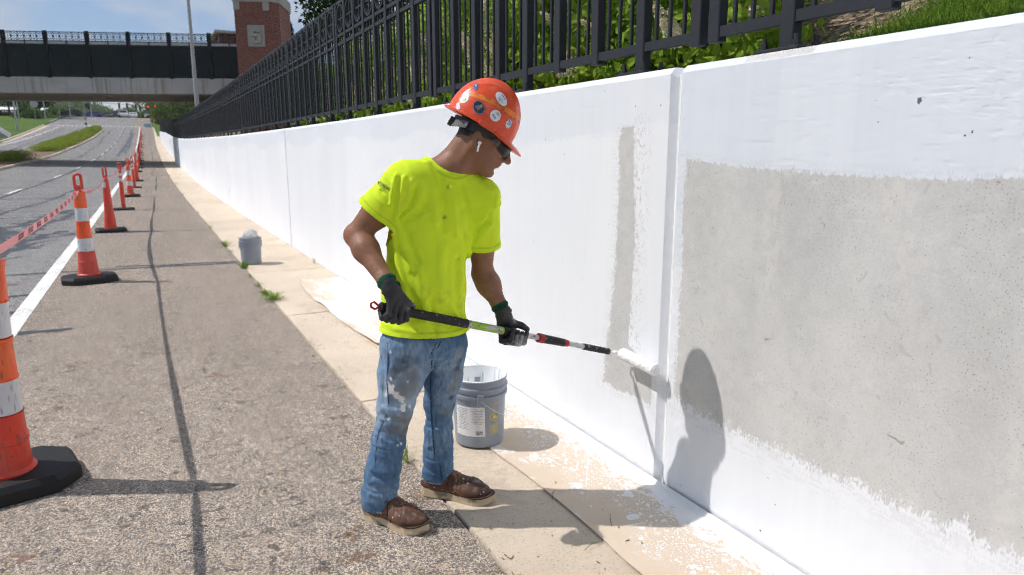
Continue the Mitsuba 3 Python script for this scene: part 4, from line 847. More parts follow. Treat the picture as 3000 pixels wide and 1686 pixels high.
# ------------------------------------------------------------------ buckets
plain('m_bucket', (.245, .275, .325), .42, .5)
def wet_col(p, n, uv):
    drip = smoothstep(.64, .72, noise(p.x * 130, p.y * 130, p.z * 9) * .7 + noise(p.x * 40, p.y * 40, p.z * 14) * .35) * smoothstep(.10, .2, p.z)
    return mix((.84, .85, .85), (.35, .38, .42), drip * .7)
bsdf('m_wet_paint', two({'type': 'principled', 'base_color': proc(wet_col), 'roughness': .25, 'specular': .5}))
plain('m_wire', (.55, .55, .56), .3, .6, metallic=.6)
plain('m_label', (.72, .72, .72), .5); plain('m_ink', (.03, .03, .03), .6); plain('m_warn', (.62, .50, .10), .5)
BH = .372
def rB(z): return .1305 + .0165 * z / BH
def bucket(label, x, y, z0, open_, ear_az):
    t = thing('paint_bucket', label, 'bucket'); at = lambda m: moved(m, (x, y, z0))
    p = [(0, .001), (.122, .001), (rB(0) - .002, .004), (rB(.01), .012)] + [(rB(z), z) for z in (.06, .12, .18, .24, .268)] + [(rB(.27) + .0095, .271), (rB(.28) + .0105, .280), (rB(.29) + .0095, .289), (rB(.29) + .001, .291), (rB(.30) + .001, .306), (rB(.31) + .0085, .308), (rB(.32) + .0095, .318), (rB(.33) + .0085, .328), (rB(.33) + .001, .331), (rB(.36), .358), (rB(.36) + .006, .361), (rB(.37) + .0065, .368), (rB(.37) + .004, BH), (rB(.37) - .004, BH - .0005)]
    put('pail', at(lathe(p, 56)), 'm_bucket', t, smooth=32)
    inner = [(rB(.37) - .0042, BH - .0008), (rB(.3) - .005, .3), (rB(.2) - .005, .21), (rB(.2) - .005, .20), (0, .20)] if open_ else [(rB(.37) - .0042, BH - .0008), (rB(.3) - .005, .33), (0, .33)]
    m = at(lathe(inner, 48)); put('paint_coat', m, 'm_wet_paint', t, smooth=40)
    ed = lathe([(rB(.37) - .0045, BH - .001), (rB(.37) - .003, BH + .0025), (rB(.37) + .003, BH + .002), (rB(.37) + .0045, BH - .001)], 48); put('painted_rim', at(ed), 'm_wet_paint', t, smooth=60) if open_ else None
    # wire handle hanging against the side
    dirv = np.array([math.cos(ear_az), math.sin(ear_az), 0]); side = np.array([-dirv[1], dirv[0], 0]); R = rB(.28) + .016
    for s in (-1, 1):
        e = dirv * s * (rB(.28) + .002); m = bbox(-.012, .012, -.016, .016, -.034, .034, .003); M = np.eye(4); M[:3, 0], M[:3, 1], M[:3, 2] = dirv * s, np.cross([0, 0, 1], dirv * s), [0, 0, 1]; M[:3, 3] = e + [x, y, z0 + .272]; m.apply_transform(M); put('ear', m, 'm_bucket', t)
    pts = []
    for a in np.linspace(0, math.pi, 25):
        pts.append(np.array([x, y, z0 + .272]) + dirv * math.cos(a) * R + side * math.sin(a) * (rB(.2) + .012) * 1.0 + [0, 0, -.125 * math.sin(a)])
    put('wire_handle', tube(pts, .0021, 7), 'm_wire', t, smooth=60)
    g = np.array(pts)[10:15]; put('grip', tube(g, .008, 10), 'm_white', t, smooth=50) if not open_ else None
    return t
def wrap(m, x, y, z0, az, off, zc):
    """Bends flat lettering (x along, y up) round the bucket's side."""
    v = np.asarray(m.vertices); zz = zc + v[:, 1]; r = rB(zz) + off + v[:, 2] * .2; a = az + v[:, 0] / rB(zz)
    return trimesh.Trimesh(np.stack([x + r * np.cos(a), y + r * np.sin(a), z0 + zz], 1), m.faces, process=False)
def patch(w, h, nx=14, ny=4):
    xs, ys = np.linspace(-w / 2, w / 2, nx), np.linspace(-h / 2, h / 2, ny); v = np.array([(a, b, 0) for b in ys for a in xs]); f = []
    for j in range(ny - 1):
        for i in range(nx - 1): q = j * nx + i; f += [[q, q + 1, q + nx + 1], [q, q + nx + 1, q + nx]]
    return trimesh.Trimesh(v, f, process=False)
bx_, by_ = 1.474, 3.178; bz_ = .012
b1 = bucket('open grey paint bucket with a white painted inside, behind the man by the wall', bx_, by_, bz_, True, math.radians(-112))
view = math.atan2(-by_, -bx_)
def lettering(rows, az, zc, mat, par, name='print'):
    ms = []
    for text, u, v, hgt in rows:
        m = meshkit.text_mesh(text, hgt, .0002); w = m.bounds[1][0]; m.apply_translation((u, v, 0)); ms.append(wrap(m.subdivide_to_size(.012) if w > .03 else m, bx_, by_, bz_, az, .0011, zc))
    put(name, cat(ms), mat, par)
AZ1, AZ2 = view - .40, view + .62
lk = put('paper_label', wrap(patch(.17, .165), bx_, by_, bz_, AZ1, .0006, .150), 'm_label', b1)
rs_ = np.random.default_rng(5); bars = []
for k in range(24):                                            # grey blocks of fine print, a bar code at the foot
    u0 = -.075 + (.085 if k > 13 else 0); v0 = .070 - (k % 14) * .0088; bars.append(wrap(moved(patch(.045 + .03 * rs_.random(), .0028, 6, 2), (u0 + .036, v0, 0)), bx_, by_, bz_, AZ1, .0011, .150))
plain('m_greyink', (.32, .32, .33), .6); put('fine_print', cat(bars), 'm_greyink', lk)
bars = [wrap(moved(patch(.0012 + .0012 * rs_.random(), .022, 2, 2), (.036 + k * .0032, -.062, 0)), bx_, by_, bz_, AZ1, .0011, .150) for k in range(12)]
put('bar_code', cat(bars), 'm_ink', lk)
W_ = [wrap(moved(patch(w, h, 8, 3), (u, v, 0)), bx_, by_, bz_, AZ2, .0008, .16) for u, v, w, h in [(0, .088, .064, .0016), (0, -.09, .064, .0016)] + [(-.03, .0, .0014, .178), (.03, .0, .0014, .178)] + [(0, -.032 - .0062 * k, .05, .0026) for k in range(9)]]
for r0, r1 in ((.027, .0235),):
    a = np.linspace(0, 2 * np.pi, 41); v = np.vstack([np.c_[r0 * np.cos(a), r0 * np.sin(a), 0 * a], np.c_[r1 * np.cos(a), r1 * np.sin(a), 0 * a]]); f = []
    for i in range(40): f += [[i, i + 41, i + 1], [i + 1, i + 41, i + 42]]
    W_.append(wrap(moved(trimesh.Trimesh(v, f, process=False), (0, .014, 0)), bx_, by_, bz_, AZ2, .0009, .16))
sl = patch(.05, .0034, 8, 2); sl.apply_transform(trimesh.transformations.rotation_matrix(-.75, [0, 0, 1])); W_.append(wrap(moved(sl, (0, .014, 0)), bx_, by_, bz_, AZ2, .0009, .16))
child = prism(Polygon([(-.011, -.014), (.011, -.014), (.012, .0), (.009, .0), (.006, .004), (-.007, .004), (-.010, 0), (-.012, 0)]), 0, .0002); W_.append(wrap(moved(child, (0, .014, 0)), bx_, by_, bz_, AZ2, .0009, .16)); W_.append(wrap(moved(trimesh.creation.cylinder(.005, .0002, sections=16), (0, .024, 0)), bx_, by_, bz_, AZ2, .0009, .16))
wn = put('warning_print', cat(W_), 'm_warn', b1)
lettering([('WARNING', -.018, .076, .0065), ('DANGER', -.018, .063, .0055), ('ADVERTENCIA', -.024, .050, .0045)], AZ2, .16, 'm_warn', b1, 'warning_word')
q = on_z(738, 774); fb = bucket('closed up grey bucket with white rags on top, farther along the wall', q[0], q[1], .006, False, math.radians(10))
rs_ = np.random.default_rng(12); ms = []
for k in range(13):                                           # crumpled rags
    m = trimesh.creation.icosphere(4, 1.); v = m.vertices; fo = np.abs(meshkit.noise(v * 2.6 + k * 5, k) - .5) + .6 * np.abs(meshkit.noise(v * 5.1 + k * 3, k + 40) - .5); v = v * (1.25 - 1.35 * fo[:, None]); a = k * 2.4; q_ = .028 * (k % 4)
    ms.append(trimesh.Trimesh(v * (np.array([.07, .06, .045]) * (.7 + .5 * rs_.random(3))) + [q[0] + q_ * math.cos(a), q[1] + q_ * math.sin(a), .006 + BH + .0 + .085 * rs_.random() * (1 - q_ / .14)], m.faces, process=False))
put('rags', cat(ms), 'm_white', smooth=50, label='crumpled white rags heaped in the top of the far bucket', cat='rags')

# ------------------------------------------------------------------ channelizer posts and tape
worn = lambda a, b: proc(lambda p, n, uv: mix(mix(a, b, smoothstep(.42, .70, fbm(p.x * 14, p.y * 14, p.z * 6))), (.10, .045, .035), smoothstep(.60, .74, noise(p.x * 120, p.y * 120, p.z * 16) * .55 + fbm(p.x * 24, p.y * 24, p.z * 8) * .45) * .55))
plain('m_orange', worn((.86, .085, .008), (.80, .13, .03)), .40, .5); plain('m_red_orange', worn((.66, .045, .020), (.60, .075, .045)), .45, .5); plain('m_faded', (.60, .075, .055), .5, .4)
def refl_col(p, n, uv):
    scuff = smoothstep(.62, .78, noise(p.x * 150, p.y * 150, p.z * 20) * .6 + fbm(p.x * 30, p.y * 30, p.z * 9) * .4)
    return mix((.60, .60, .625), (.25, .24, .25), scuff * .7)
plain('m_reflect', proc(refl_col), .35, .5); plain('m_rubber', (.012, .0125, .014), .62, .4)
def octa(w, l, c): return Polygon([(-w + c, -l), (w - c, -l), (w, -l + c), (w, l - c), (w - c, l), (-w + c, l), (-w, l - c), (-w, -l + c)])
def base_mesh(w, l, c, h):
    ms = prism(octa(w, l, c), .002, h * .7); v = []
    for p, z in ((octa(w, l, c), h * .701), (octa(w - .02, l - .02, c * .9), h)): v += [(x, y, z) for x, y in p.exterior.coords[:-1]]
    return cat(ms, trimesh.convex.convex_hull(np.array(v)))
def loop_handle(z0, z1, w):
    zc = np.linspace(z0, z1 - w, 5); a = np.linspace(0, math.pi, 9); pts = [(w, 0, z) for z in zc] + [(w * math.cos(t), 0, z1 - w + w * math.sin(t)) for t in a[1:-1]] + [(-w, 0, z) for z in zc[::-1]]
    return cat(tube(pts, .017, 9), tube([(0, 0, z0 - .10), (0, 0, z0 - .02)], [.034, .030], 12), bbox(-w - .014, w + .014, -.016, .016, z0 - .03, z0 + .02, .008))
def post_a(name, label, x, y, rz, group, old=False, tilt=0.):  # stout, banded
    t = thing(name, label, 'traffic post', group); z0 = float(zr(y)); at = lambda m: moved(m, (x, y, z0), rz); at0 = at
    if tilt: at = lambda m: at0(m).apply_transform(trimesh.transformations.rotation_matrix(tilt, LEV, (x, y, z0)))
    r = lambda z: .064 + .054 * max(0., 1 - (z - .04) / 1.05) ** 2
    b = put('base', at0(base_mesh(.29, .23, .11, .085)), 'm_rubber', t)
    lo = [(.125, .084), (.127, .10), (r(.11), .115), (r(.235), .235), (r(.235) + .006, .24), (r(.245) + .004, .262), (r(.262), .268), (r(.375), .372), (r(.375) + .005, .377), (0, .379)]
    put('lower_body', at(lathe(lo, 36)), 'm_faded' if old else 'm_red_orange', t, smooth=35)
    zs = [(.38, .535, 'm_reflect'), (.537, .735, 'm_orange'), (.737, .895, 'm_reflect'), (.897, 1.085, 'm_orange')]
    for i, (a, b_, mat) in enumerate(zs):
        if mat == 'm_reflect': pr = [(0, a), (r(a) - .001, a), (r(b_) - .001, b_), (0, b_)]; nm = 'reflective_band'
        else: pr = [(0, a), (r(a) + .003, a), (r(a) + .005, a + .006), (r(a), a + .02), (r(b_), b_ - .025), (r(b_) + .004, b_ - .02), (r(b_) + .004, b_ - .004), (0, b_)]; nm = 'upper_body'
        if i == 3: pr[-1] = (.03, b_ + .006); pr.append((0, b_ + .006))
        put(nm, at(lathe(pr, 36)), mat, t, smooth=35)
    put('handle', at(loop_handle(1.14, 1.29, .035)), 'm_red_orange', t, smooth=40)
    return t
def post_b(name, label, x, y, rz, group, mat='m_red_orange', band=True):  # tapering, one collar
    t = thing(name, label, 'traffic post', group); z0 = float(zr(y)); at = lambda m: moved(m, (x, y, z0), rz)
    put('base', at(base_mesh(.27, .22, .05, .07)), 'm_rubber', t)
    r = lambda z: .095 - .042 * z / 1.05
    pr = [(.115, .069), (.112, .09), (.10, .16), (.103, .165), (.100, .18), (.098, .27), (.094, .275)]
    for z in (.45, .62, .80): pr += [(r(z) , z - .01), (r(z) + .004, z), (r(z), z + .01)]
    pr += [(r(1.0), 1.0), (r(1.03) * .85, 1.03), (0, 1.035)]
    put('body', at(lathe(pr, 32)), mat, t, smooth=35)
    if band: put('reflective_band', at(lathe([(r(.86) + .0012, .86), (r(.98) + .0012, .98)], 20, 2.2, 4.6)), 'm_reflect', t, smooth=40)
    put('handle', at(loop_handle(1.08, 1.25, .028)), mat, t, smooth=40); return t
def post_c(name, label, x, y, rz, group, mat='m_red_orange'):  # slim tube, two bands under the top
    t = thing(name, label, 'traffic post', group); z0 = float(zr(y)); at = lambda m: moved(m, (x, y, z0), rz)
    put('base', at(base_mesh(.26, .2, .04, .05)), 'm_rubber', t)
    r = .052
    put('tube', at(lathe([(r + .01, .049), (r + .002, .09), (r, .7), (r - .004, 1.02), (.03, 1.05), (0, 1.055)], 28)), mat, t, smooth=35)
    for a, b_ in ((.76, .855), (.90, .985)): put('reflective_band', at(lathe([(r + .0012, a), (r - .001, b_)], 28)), 'm_reflect', t, smooth=35)
    put('handle', at(loop_handle(1.09, 1.25, .032)), mat, t, smooth=40); return t
c1 = on_z(19, 1427); G = 'orange traffic posts in a row along the shoulder'
post_a('traffic_post', 'banded orange traffic post cut by the left edge, nearest of the row', c1[0], c1[1], math.radians(14), G, tilt=math.radians(3.6))
put('stencil', (lambda m: trimesh.Trimesh(np.stack([c1[0] + (.1135 + m.vertices[:, 2]) * np.cos(-math.radians(62) + m.vertices[:, 0] / .113), c1[1] + (.1135 + m.vertices[:, 2]) * np.sin(-math.radians(62) + m.vertices[:, 0] / .113), .15 + m.vertices[:, 1]], 1), m.faces, process=False))(meshkit.text_mesh('TROL.', .034, .0003, True)), 'm_ink', 'traffic_post')
post_a('traffic_post', 'stout banded orange traffic post, second in the row, with the tape tied on', -.735, 9.60, math.radians(8), G, True)
post_b('traffic_post', 'plain red orange traffic post without bands, third in the row', -.735, 15.6, math.radians(5), G)
post_c('traffic_post', 'slim red traffic post with two white bands at the top, fourth in the row', -.65, 21.35, 0, G)
post_a('traffic_post', 'bright banded orange traffic post, fifth in the row', -.565, 26.9, 0, G)
post_c('traffic_post', 'slim red traffic post with two white bands, sixth in the row', -.51, 32.4, 0, G)
post_b('traffic_post', 'plain red traffic post behind the sixth, seventh in the row', -.46, 37.5, 0, G)
post_a('traffic_post', 'banded orange traffic post, eighth in the row, before the bridge shadow', -.53, 47.0, 0, G)
names = ['ninth', 'tenth', 'eleventh', 'twelfth', 'thirteenth', 'fourteenth', 'fifteenth', 'sixteenth', 'seventeenth', 'eighteenth', 'nineteenth', 'twentieth']
for k, y in enumerate((51.8, 56.9, 62.3, 66.8, 71.4, 76, 81, 86.5, 92, 98, 104.5, 111)):
    (post_c, post_b, post_a)[k % 3]('traffic_post', f'distant orange traffic post, {names[k]} in the row', float(np.interp(y, [50, 71, 111], [-.44, -.42, -.25])), y, 0, G)
post_a('traffic_post', 'orange traffic post behind the camera that carries the near end of the tape', -.80, -1.6, 0, G)
# tape tied from handle to handle
plain('m_tape', (.84, .33, .35), .5, .4)
def tape(label, a, b, sag, twist, seed):
    n = 60; rs_ = np.random.default_rng(seed); t = np.linspace(0, 1, n); a, b = np.array(a, float), np.array(b, float); c = a * (1 - t)[:, None] + b * t[:, None]; c[:, 2] -= sag * 4 * t * (1 - t)
    d = np.gradient(c, axis=0); d /= np.linalg.norm(d, axis=1, keepdims=True); sd = np.cross(d, [0, 0, 1.]); sd /= np.linalg.norm(sd, axis=1, keepdims=True); up = np.cross(sd, d)
    th = twist(t) ; w = up * np.cos(th)[:, None] + sd * np.sin(th)[:, None]; hw = .027 * (1 - .75 * np.exp(-t * 40) - .75 * np.exp(-(1 - t) * 40))[:, None]
    v = np.vstack([c - w * hw, c + w * hw]); i = np.arange(n - 1); f = np.vstack([np.stack([i, i + 1, i + n + 1], 1), np.stack([i, i + n + 1, i + n], 1)])
    t_ = thing('barrier_tape', label, 'barrier tape', 'lengths of tape between the posts'); put('band', (v, f), 'm_tape', t_, smooth=True)
    L = np.linalg.norm(b - a); ms = []
    nv = np.cross(d, w)
    u0 = .5
    while u0 < L - .9:
        m = meshkit.text_mesh('CAUTION', .033, .0002, True); vv = np.asarray(m.vertices); s = np.clip((L - u0 - vv[:, 0]) / L, 0, 1) * (n - 1); i = np.clip(s.astype(int), 0, n - 2); fr_ = (s - i)[:, None]
        ip = lambda A: A[i] * (1 - fr_) + A[i + 1] * fr_
        for sg in (-1, 1):
            ms.append(trimesh.Trimesh(ip(c) + ip(w) * (vv[:, 1:2] - .016) + ip(nv) * sg * (.0012 + vv[:, 2:3]), m.faces, process=False))
        u0 += .42
    put('lettering', cat(ms), 'm_ink', t_, kind='stuff')
tw1 = lambda t: .25 + .5 * np.sin(t * 7)
H_ = lambda x, y, z=1.09: (x, y, float(zr(y)) + z)
c1 = c1 + RGT * .065
tape('red tape behind the camera that only casts its shadow', H_(-.80, -1.6), H_(c1[0], c1[1]), .02, lambda t: .06 + .07 * np.sin(t * 9), 1)
tape('red caution tape running out of the left edge from the second post', H_(c1[0], c1[1]), H_(-.735, 9.60), .03, lambda t: .06 + .16 * np.sin(t * 6 + 1), 2)
tape('red caution tape sagging from the second to the third post', H_(-.735, 9.60), H_(-.735, 15.6, 1.06), .10, lambda t: .2 + .9 * np.exp(-((t - .45) / .1) ** 2), 3)
tape('red caution tape from the third to the fourth post', H_(-.735, 15.6, 1.06), H_(-.65, 21.35), .05, tw1, 4)
tape('red caution tape from the fourth to the fifth post', H_(-.65, 21.35), H_(-.565, 26.9), .03, tw1, 5)
# ------------------------------------------------------------------ distance fields -> one smooth surface
def smin(a, b, k): h = np.clip(.5 + .5 * (b - a) / k, 0, 1); return b * (1 - h) + a * h - k * h * (1 - h)
def smax(a, b, k): return -smin(-a, -b, k)
def bone(P, a, b, ra, rb, flat=None):
    """A tapered capsule; flat = (axis, factor) thins (<1) or widens it along an axis."""
    a, b = np.asarray(a, float), np.asarray(b, float); q = P - a; d = b - a
    t = np.clip((q @ d) / (d @ d + 1e-12), 0, 1); w = q - t[:, None] * d
    if flat is not None:
        ax = np.asarray(flat[0], float); ax = ax / np.linalg.norm(ax); c = w @ ax; w = w + ax * (c * (1 / flat[1] - 1))[:, None]
        return (np.linalg.norm(w, axis=1) - (ra + (rb - ra) * t)) * min(1, flat[1] ** .5)
    return np.linalg.norm(w, axis=1) - (ra + (rb - ra) * t)
def ell(P, c, R, r):
    """Ellipsoid with axes the rows of R and radii r."""
    q = (P - c) @ np.asarray(R).T; r = np.asarray(r, float); k0 = np.linalg.norm(q / r, axis=1); k1 = np.linalg.norm(q / r ** 2, axis=1) + 1e-9; return k0 * (k0 - 1) / k1
def chain(P, pts, rs, k=.0, flat=None):
    d = bone(P, pts[0], pts[1], rs[0], rs[1], flat)
    for i in range(1, len(pts) - 1):
        e = bone(P, pts[i], pts[i + 1], rs[i], rs[i + 1], flat); d = smin(d, e, k) if k else np.minimum(d, e)
    return d
def surface(fn, lo, hi, h):
    """Surface nets over a grid; only blocks near the surface are evaluated finely."""
    lo, hi = np.asarray(lo, float), np.asarray(hi, float); B = 4; nb = np.ceil((hi - lo) / (h * B)).astype(int); n = nb * B + 1
    ax = [lo[k] + h * B * (np.arange(nb[k]) + .5) for k in range(3)]
    Cc = np.stack(np.meshgrid(*ax, indexing='ij'), -1).reshape(-1, 3); dc = fn(Cc).reshape(nb)
    near = np.abs(dc) < h * B * 1.45
    vals = np.repeat(np.repeat(np.repeat(dc, B, 0), B, 1), B, 2); vals = np.pad(vals, [(0, 1)] * 3, mode='edge')
    m = np.repeat(np.repeat(np.repeat(near, B, 0), B, 1), B, 2); m = np.pad(m, [(0, 1)] * 3, mode='edge')
    mm = m.copy()
    for k in range(3):
        s = [slice(None)] * 3; s[k] = slice(1, None); e = [slice(None)] * 3; e[k] = slice(None, -1); mm[tuple(s)] |= m[tuple(e)]
    idx = np.argwhere(mm); vals[mm] = fn(lo + idx * h)
    s = vals < 0
    c = [np.s_[a:n[0] - 1 + a, b:n[1] - 1 + b, d:n[2] - 1 + d] for a, b, d in np.ndindex(2, 2, 2)]
    cs = sum(s[q].astype(np.int8) for q in c); act = (cs > 0) & (cs < 8); ids = -np.ones(act.shape, int); ci = np.argwhere(act); ids[act] = np.arange(len(ci))
    acc = np.zeros((len(ci), 3)); cnt = np.zeros(len(ci)); off = np.array(list(np.ndindex(2, 2, 2)))
    for i in range(8):
        for k in range(3):
            if off[i][k]: continue
            j = off[i].copy(); j[k] = 1; va = vals[tuple((ci + off[i]).T)]; vb = vals[tuple((ci + j).T)]; x = (va < 0) != (vb < 0)
            t = np.where(x, va / np.where(x, va - vb, 1), 0); p = np.repeat(off[i][None].astype(float), len(ci), 0); p[:, k] += t; acc += p * x[:, None]; cnt += x
    V = lo + (ci + acc / cnt[:, None]) * h; F = []
    for k in range(3):
        a, b = (k + 1) % 3, (k + 2) % 3; sl = [slice(None)] * 3; sl[k] = slice(0, -1); sh = [slice(None)] * 3; sh[k] = slice(1, None)
        x = s[tuple(sl)] != s[tuple(sh)]; e = np.argwhere(x); e = e[(e[:, a] > 0) & (e[:, b] > 0) & (e[:, a] < n[a] - 1) & (e[:, b] < n[b] - 1)]
        inside = s[tuple(e.T)]; q = []
        for da, db in ((-1, -1), (0, -1), (0, 0), (-1, 0)): g = e.copy(); g[:, a] += da; g[:, b] += db; q.append(ids[tuple(g.T)])
        q = np.stack(q, 1); ok = (q >= 0).all(1); q, ins = q[ok], inside[ok]; q[~ins] = q[~ins][:, ::-1]; F += [q[:, [0, 1, 2]], q[:, [0, 2, 3]]]
    return trimesh.Trimesh(V, np.vstack(F), process=False)
def relax(m, n):
    """A little low-pass smoothing without shrinking."""
    import scipy.sparse as sp
    V, F = np.asarray(m.vertices).copy(), np.asarray(m.faces); e = np.vstack([F[:, [0, 1]], F[:, [1, 2]], F[:, [2, 0]]]); e = np.vstack([e, e[:, ::-1]]); A = sp.coo_matrix((np.ones(len(e)), (e[:, 0], e[:, 1])), shape=(len(V),) * 2).tocsr(); A.data[:] = 1; D = sp.diags(1 / np.maximum(np.asarray(A.sum(1)).ravel(), 1)); A = D @ A
    for _ in range(n):
        for k in (.5, -.52): V = V + k * (A @ V - V)
    m.vertices = V
def clip(m, val, extra=None):
    """Keeps the part of a mesh where val (per vertex) is positive, cutting triangles at zero."""
    V, F = np.asarray(m.vertices), np.asarray(m.faces); p = val > 0; out, newv, cache = [], list(V), {}
    cnt = p[F].sum(1); out = list(map(tuple, F[cnt == 3]))
    def cut(i, j):
        k = (min(i, j), max(i, j))
        if k not in cache: t = val[i] / (val[i] - val[j]); cache[k] = len(newv); newv.append(V[i] + (V[j] - V[i]) * t)
        return cache[k]
    for f in F[(cnt == 1) | (cnt == 2)]:
        ins = [p[x] for x in f]; k = sum(ins)
        r = ins.index(True) if k == 1 else ins.index(False); a, b, c = f[r], f[(r + 1) % 3], f[(r + 2) % 3]
        if k == 1: out.append((a, cut(a, b), cut(a, c)))
        else: x, y = cut(a, b), cut(a, c); out += [(x, b, c), (x, c, y)]
    V = np.array(newv); F = np.array(out); u, inv = np.unique(F, return_inverse=True)
    return trimesh.Trimesh(V[u], inv.reshape(F.shape), process=False)
def hit_field(fn, px, py, t0=1.6, t1=4.2):
    """Where the line of sight through a point of the photograph first meets a field's surface: for reading garment folds off it."""
    d = ray(px, py); t = t0
    for _ in range(160):
        v = float(fn((EYE + d * t)[None])[0])
        if v < 4e-4: return EYE + d * t
        t += max(v * .8, 8e-4)
        if t > t1: return None
    return EYE + d * t

# ------------------------------------------------------------------ the man: joints
P0 = np.array([.94, 2.62, 0])
def J(px, py, dd):
    d = ray(px, py); return EYE + d * (((P0 - EYE) @ LEV + dd) / (d @ LEV))
FT = -LEV * math.cos(math.radians(32)) + RGT * math.sin(math.radians(32)); ST = RGT * math.cos(math.radians(32)) + LEV * math.sin(math.radians(32)); UZ = np.array([0, 0, 1.])
lean = math.radians(8); FU = UZ * math.cos(lean) + FT * math.sin(lean); FF = FT * math.cos(lean) - UZ * math.sin(lean)
RT = np.array([ST, FF, FU])                                     # rows: his left, front, up along the trunk
rSh, rEl, rWr = J(1188, 535, -.06), J(1045, 690, -.05), J(1128, 846, -.20)
lSh, lEl, lWr = J(1412, 578, .08), J(1414, 800, .17), J(1462, 908, .05)
pel, belly, chest, upper, nb = J(1243, 985, .02), J(1243, 845, .02), J(1262, 665, .03), J(1282, 560, .03), J(1308, 490, .04)
rHeel, rToe, lHeel, lToe = (np.array(q) - .036 * LEV for q in ((.728, 2.735, 0), (.905, 2.478, 0), (1.020, 2.808, .004), (1.252, 2.566, .004)))
ankle = lambda h, t: h + (t - h) / np.linalg.norm(t - h) * .072 + np.array([0, 0, .13])
rHip, rKn, rAn = J(1190, 1010, -.04), J(1158, 1195, -.07), ankle(rHeel, rToe)
lHip, lKn, lAn = J(1308, 1010, .08), J(1287, 1180, .11), ankle(lHeel, lToe)
# the pole he holds and his wrists on it
PA = J(1112, 899, -.245); PB = on_x(1781, 1030, 1.900)
pd = (PB - PA) / np.linalg.norm(PB - PA)
def onpole(px, py):                                            # the point of the pole nearest a line of sight
    d = ray(px, py); w = EYE - PA; b = d @ pd; t = ((w @ pd) - b * (w @ d)) / (1 - b * b); return PA + pd * t
TOC = -ray(1300, 930); TOC = TOC - pd * (TOC @ pd); TOC /= np.linalg.norm(TOC); PUP = np.cross(TOC, pd); PUP = PUP if PUP[2] > 0 else -PUP
GR, GL = onpole(1152, 907), onpole(1506, 978)
rw = GR - pd * .034 + PUP * .070 + TOC * .026; lw = GL - pd * .060 + PUP * .066 - TOC * .012
rWr, lWr = rw + (rEl - rw) * .05, lw + (lEl - lw) * .05
# head frame: ear canal, forward (turned to the wall, looking down), up, his right
EAR = J(1404, 417, -.045)
hp = math.radians(31); hy = math.radians(4)
h0 = RGT * math.cos(hy) + LEV * math.sin(hy); HF = h0 * math.cos(hp) - UZ * math.sin(hp); HU = h0 * math.sin(hp) + UZ * math.cos(hp); HR = np.cross(HF, HU)  # towards the camera
RH = np.array([HF, HR, HU]); HC = EAR - HR * .075
def hd(f, r, u): return HC + HF * f + HR * r + HU * u
def head_field(P):
    q = (P - HC) @ RH.T; Q = np.stack([q[:, 0], np.abs(q[:, 1]), q[:, 2]], 1); I = np.eye(3); E = lambda c, r: ell(Q, np.array(c), I, r)
    d = E((-.012, 0, .075), (.100, .077, .098))
    d = smin(d, E((.030, 0, .03), (.080, .066, .085)), .03)
    d = smin(d, E((.050, 0, -.035), (.064, .053, .062)), .03)                     # face block
    d = smin(d, bone(Q, (.012, .054, -.030), (.078, .020, -.080), .020, .021), .025)   # jaw
    d = smin(d, E((.094, 0, -.080), (.021, .022, .021)), .022)                    # chin
    d = smin(d, bone(Q, (.060, .044, .012), (.094, .028, .012), .020, .014), .018)  # cheekbone
    d = smin(d, bone(Q, (.102, .0, .052), (.095, .036, .052), .014, .012), .012)     # brow
    d = smax(d, -E((.116, .032, .028), (.022, .019, .015)), .014)                  # eye socket
    d = smin(d, E((.100, .031, .027), (.013, .014, .012)), .006)
    d = smin(d, bone(Q, (.108, 0, .040), (.134, 0, -.002), .010, .0135), .012)      # nose
    d = smin(d, E((.139, 0, -.006), (.012, .013, .011)), .008)
    d = smin(d, E((.124, .014, -.010), (.011, .009, .0085)), .006)
    d = smax(d, -E((.130, .009, -.019), (.007, .004, .004)), .004)
    d = smin(d, E((.104, 0, -.030), (.016, .026, .016)), .016)
    d = smin(d, bone(Q, (.1165, 0, -.0335), (.104, .020, -.037), .0055, .004), .006)  # upper lip
    d = smin(d, bone(Q, (.1125, 0, -.0475), (.102, .018, -.043), .0062, .004), .006)
    d = smax(d, -bone(Q, (.124, 0, -.0405), (.103, .024, -.041), .0022, .0018), .003)
    d = smax(d, -E((.116, 0, -.062), (.012, .022, .007)), .010)
    # ear: a shell with a rim
    e = ell(Q, np.array((-.012, .083, .004)), np.array([[.94, 0, .34], [0, 1, 0], [-.34, 0, .94]]), (.0215, .0125, .0375))
    e = smax(e, -ell(Q, np.array((-.004, .0925, .003)), np.array([[.94, 0, .34], [0, 1, 0], [-.34, 0, .94]]), (.0115, .0085, .022)), .005)
    return smin(d, e, .007)
def neck_field(P):
    d = bone(P, nb - UZ * .03, hd(-.030, 0, .0), .066, .060, None); d = smin(d, bone(P, nb + FT * .03 - UZ * .01, hd(.035, 0, -.065), .050, .044), .03)
    d = smin(d, bone(P, nb + FT * .055 + ST * .015 - UZ * .03, hd(-.018, .062, -.015), .016, .018), .025)     # the turned neck's cord
    return smin(d, bone(P, nb - UZ * .02, nb - ST * .13 - UZ * .045, .058, .045), .05)
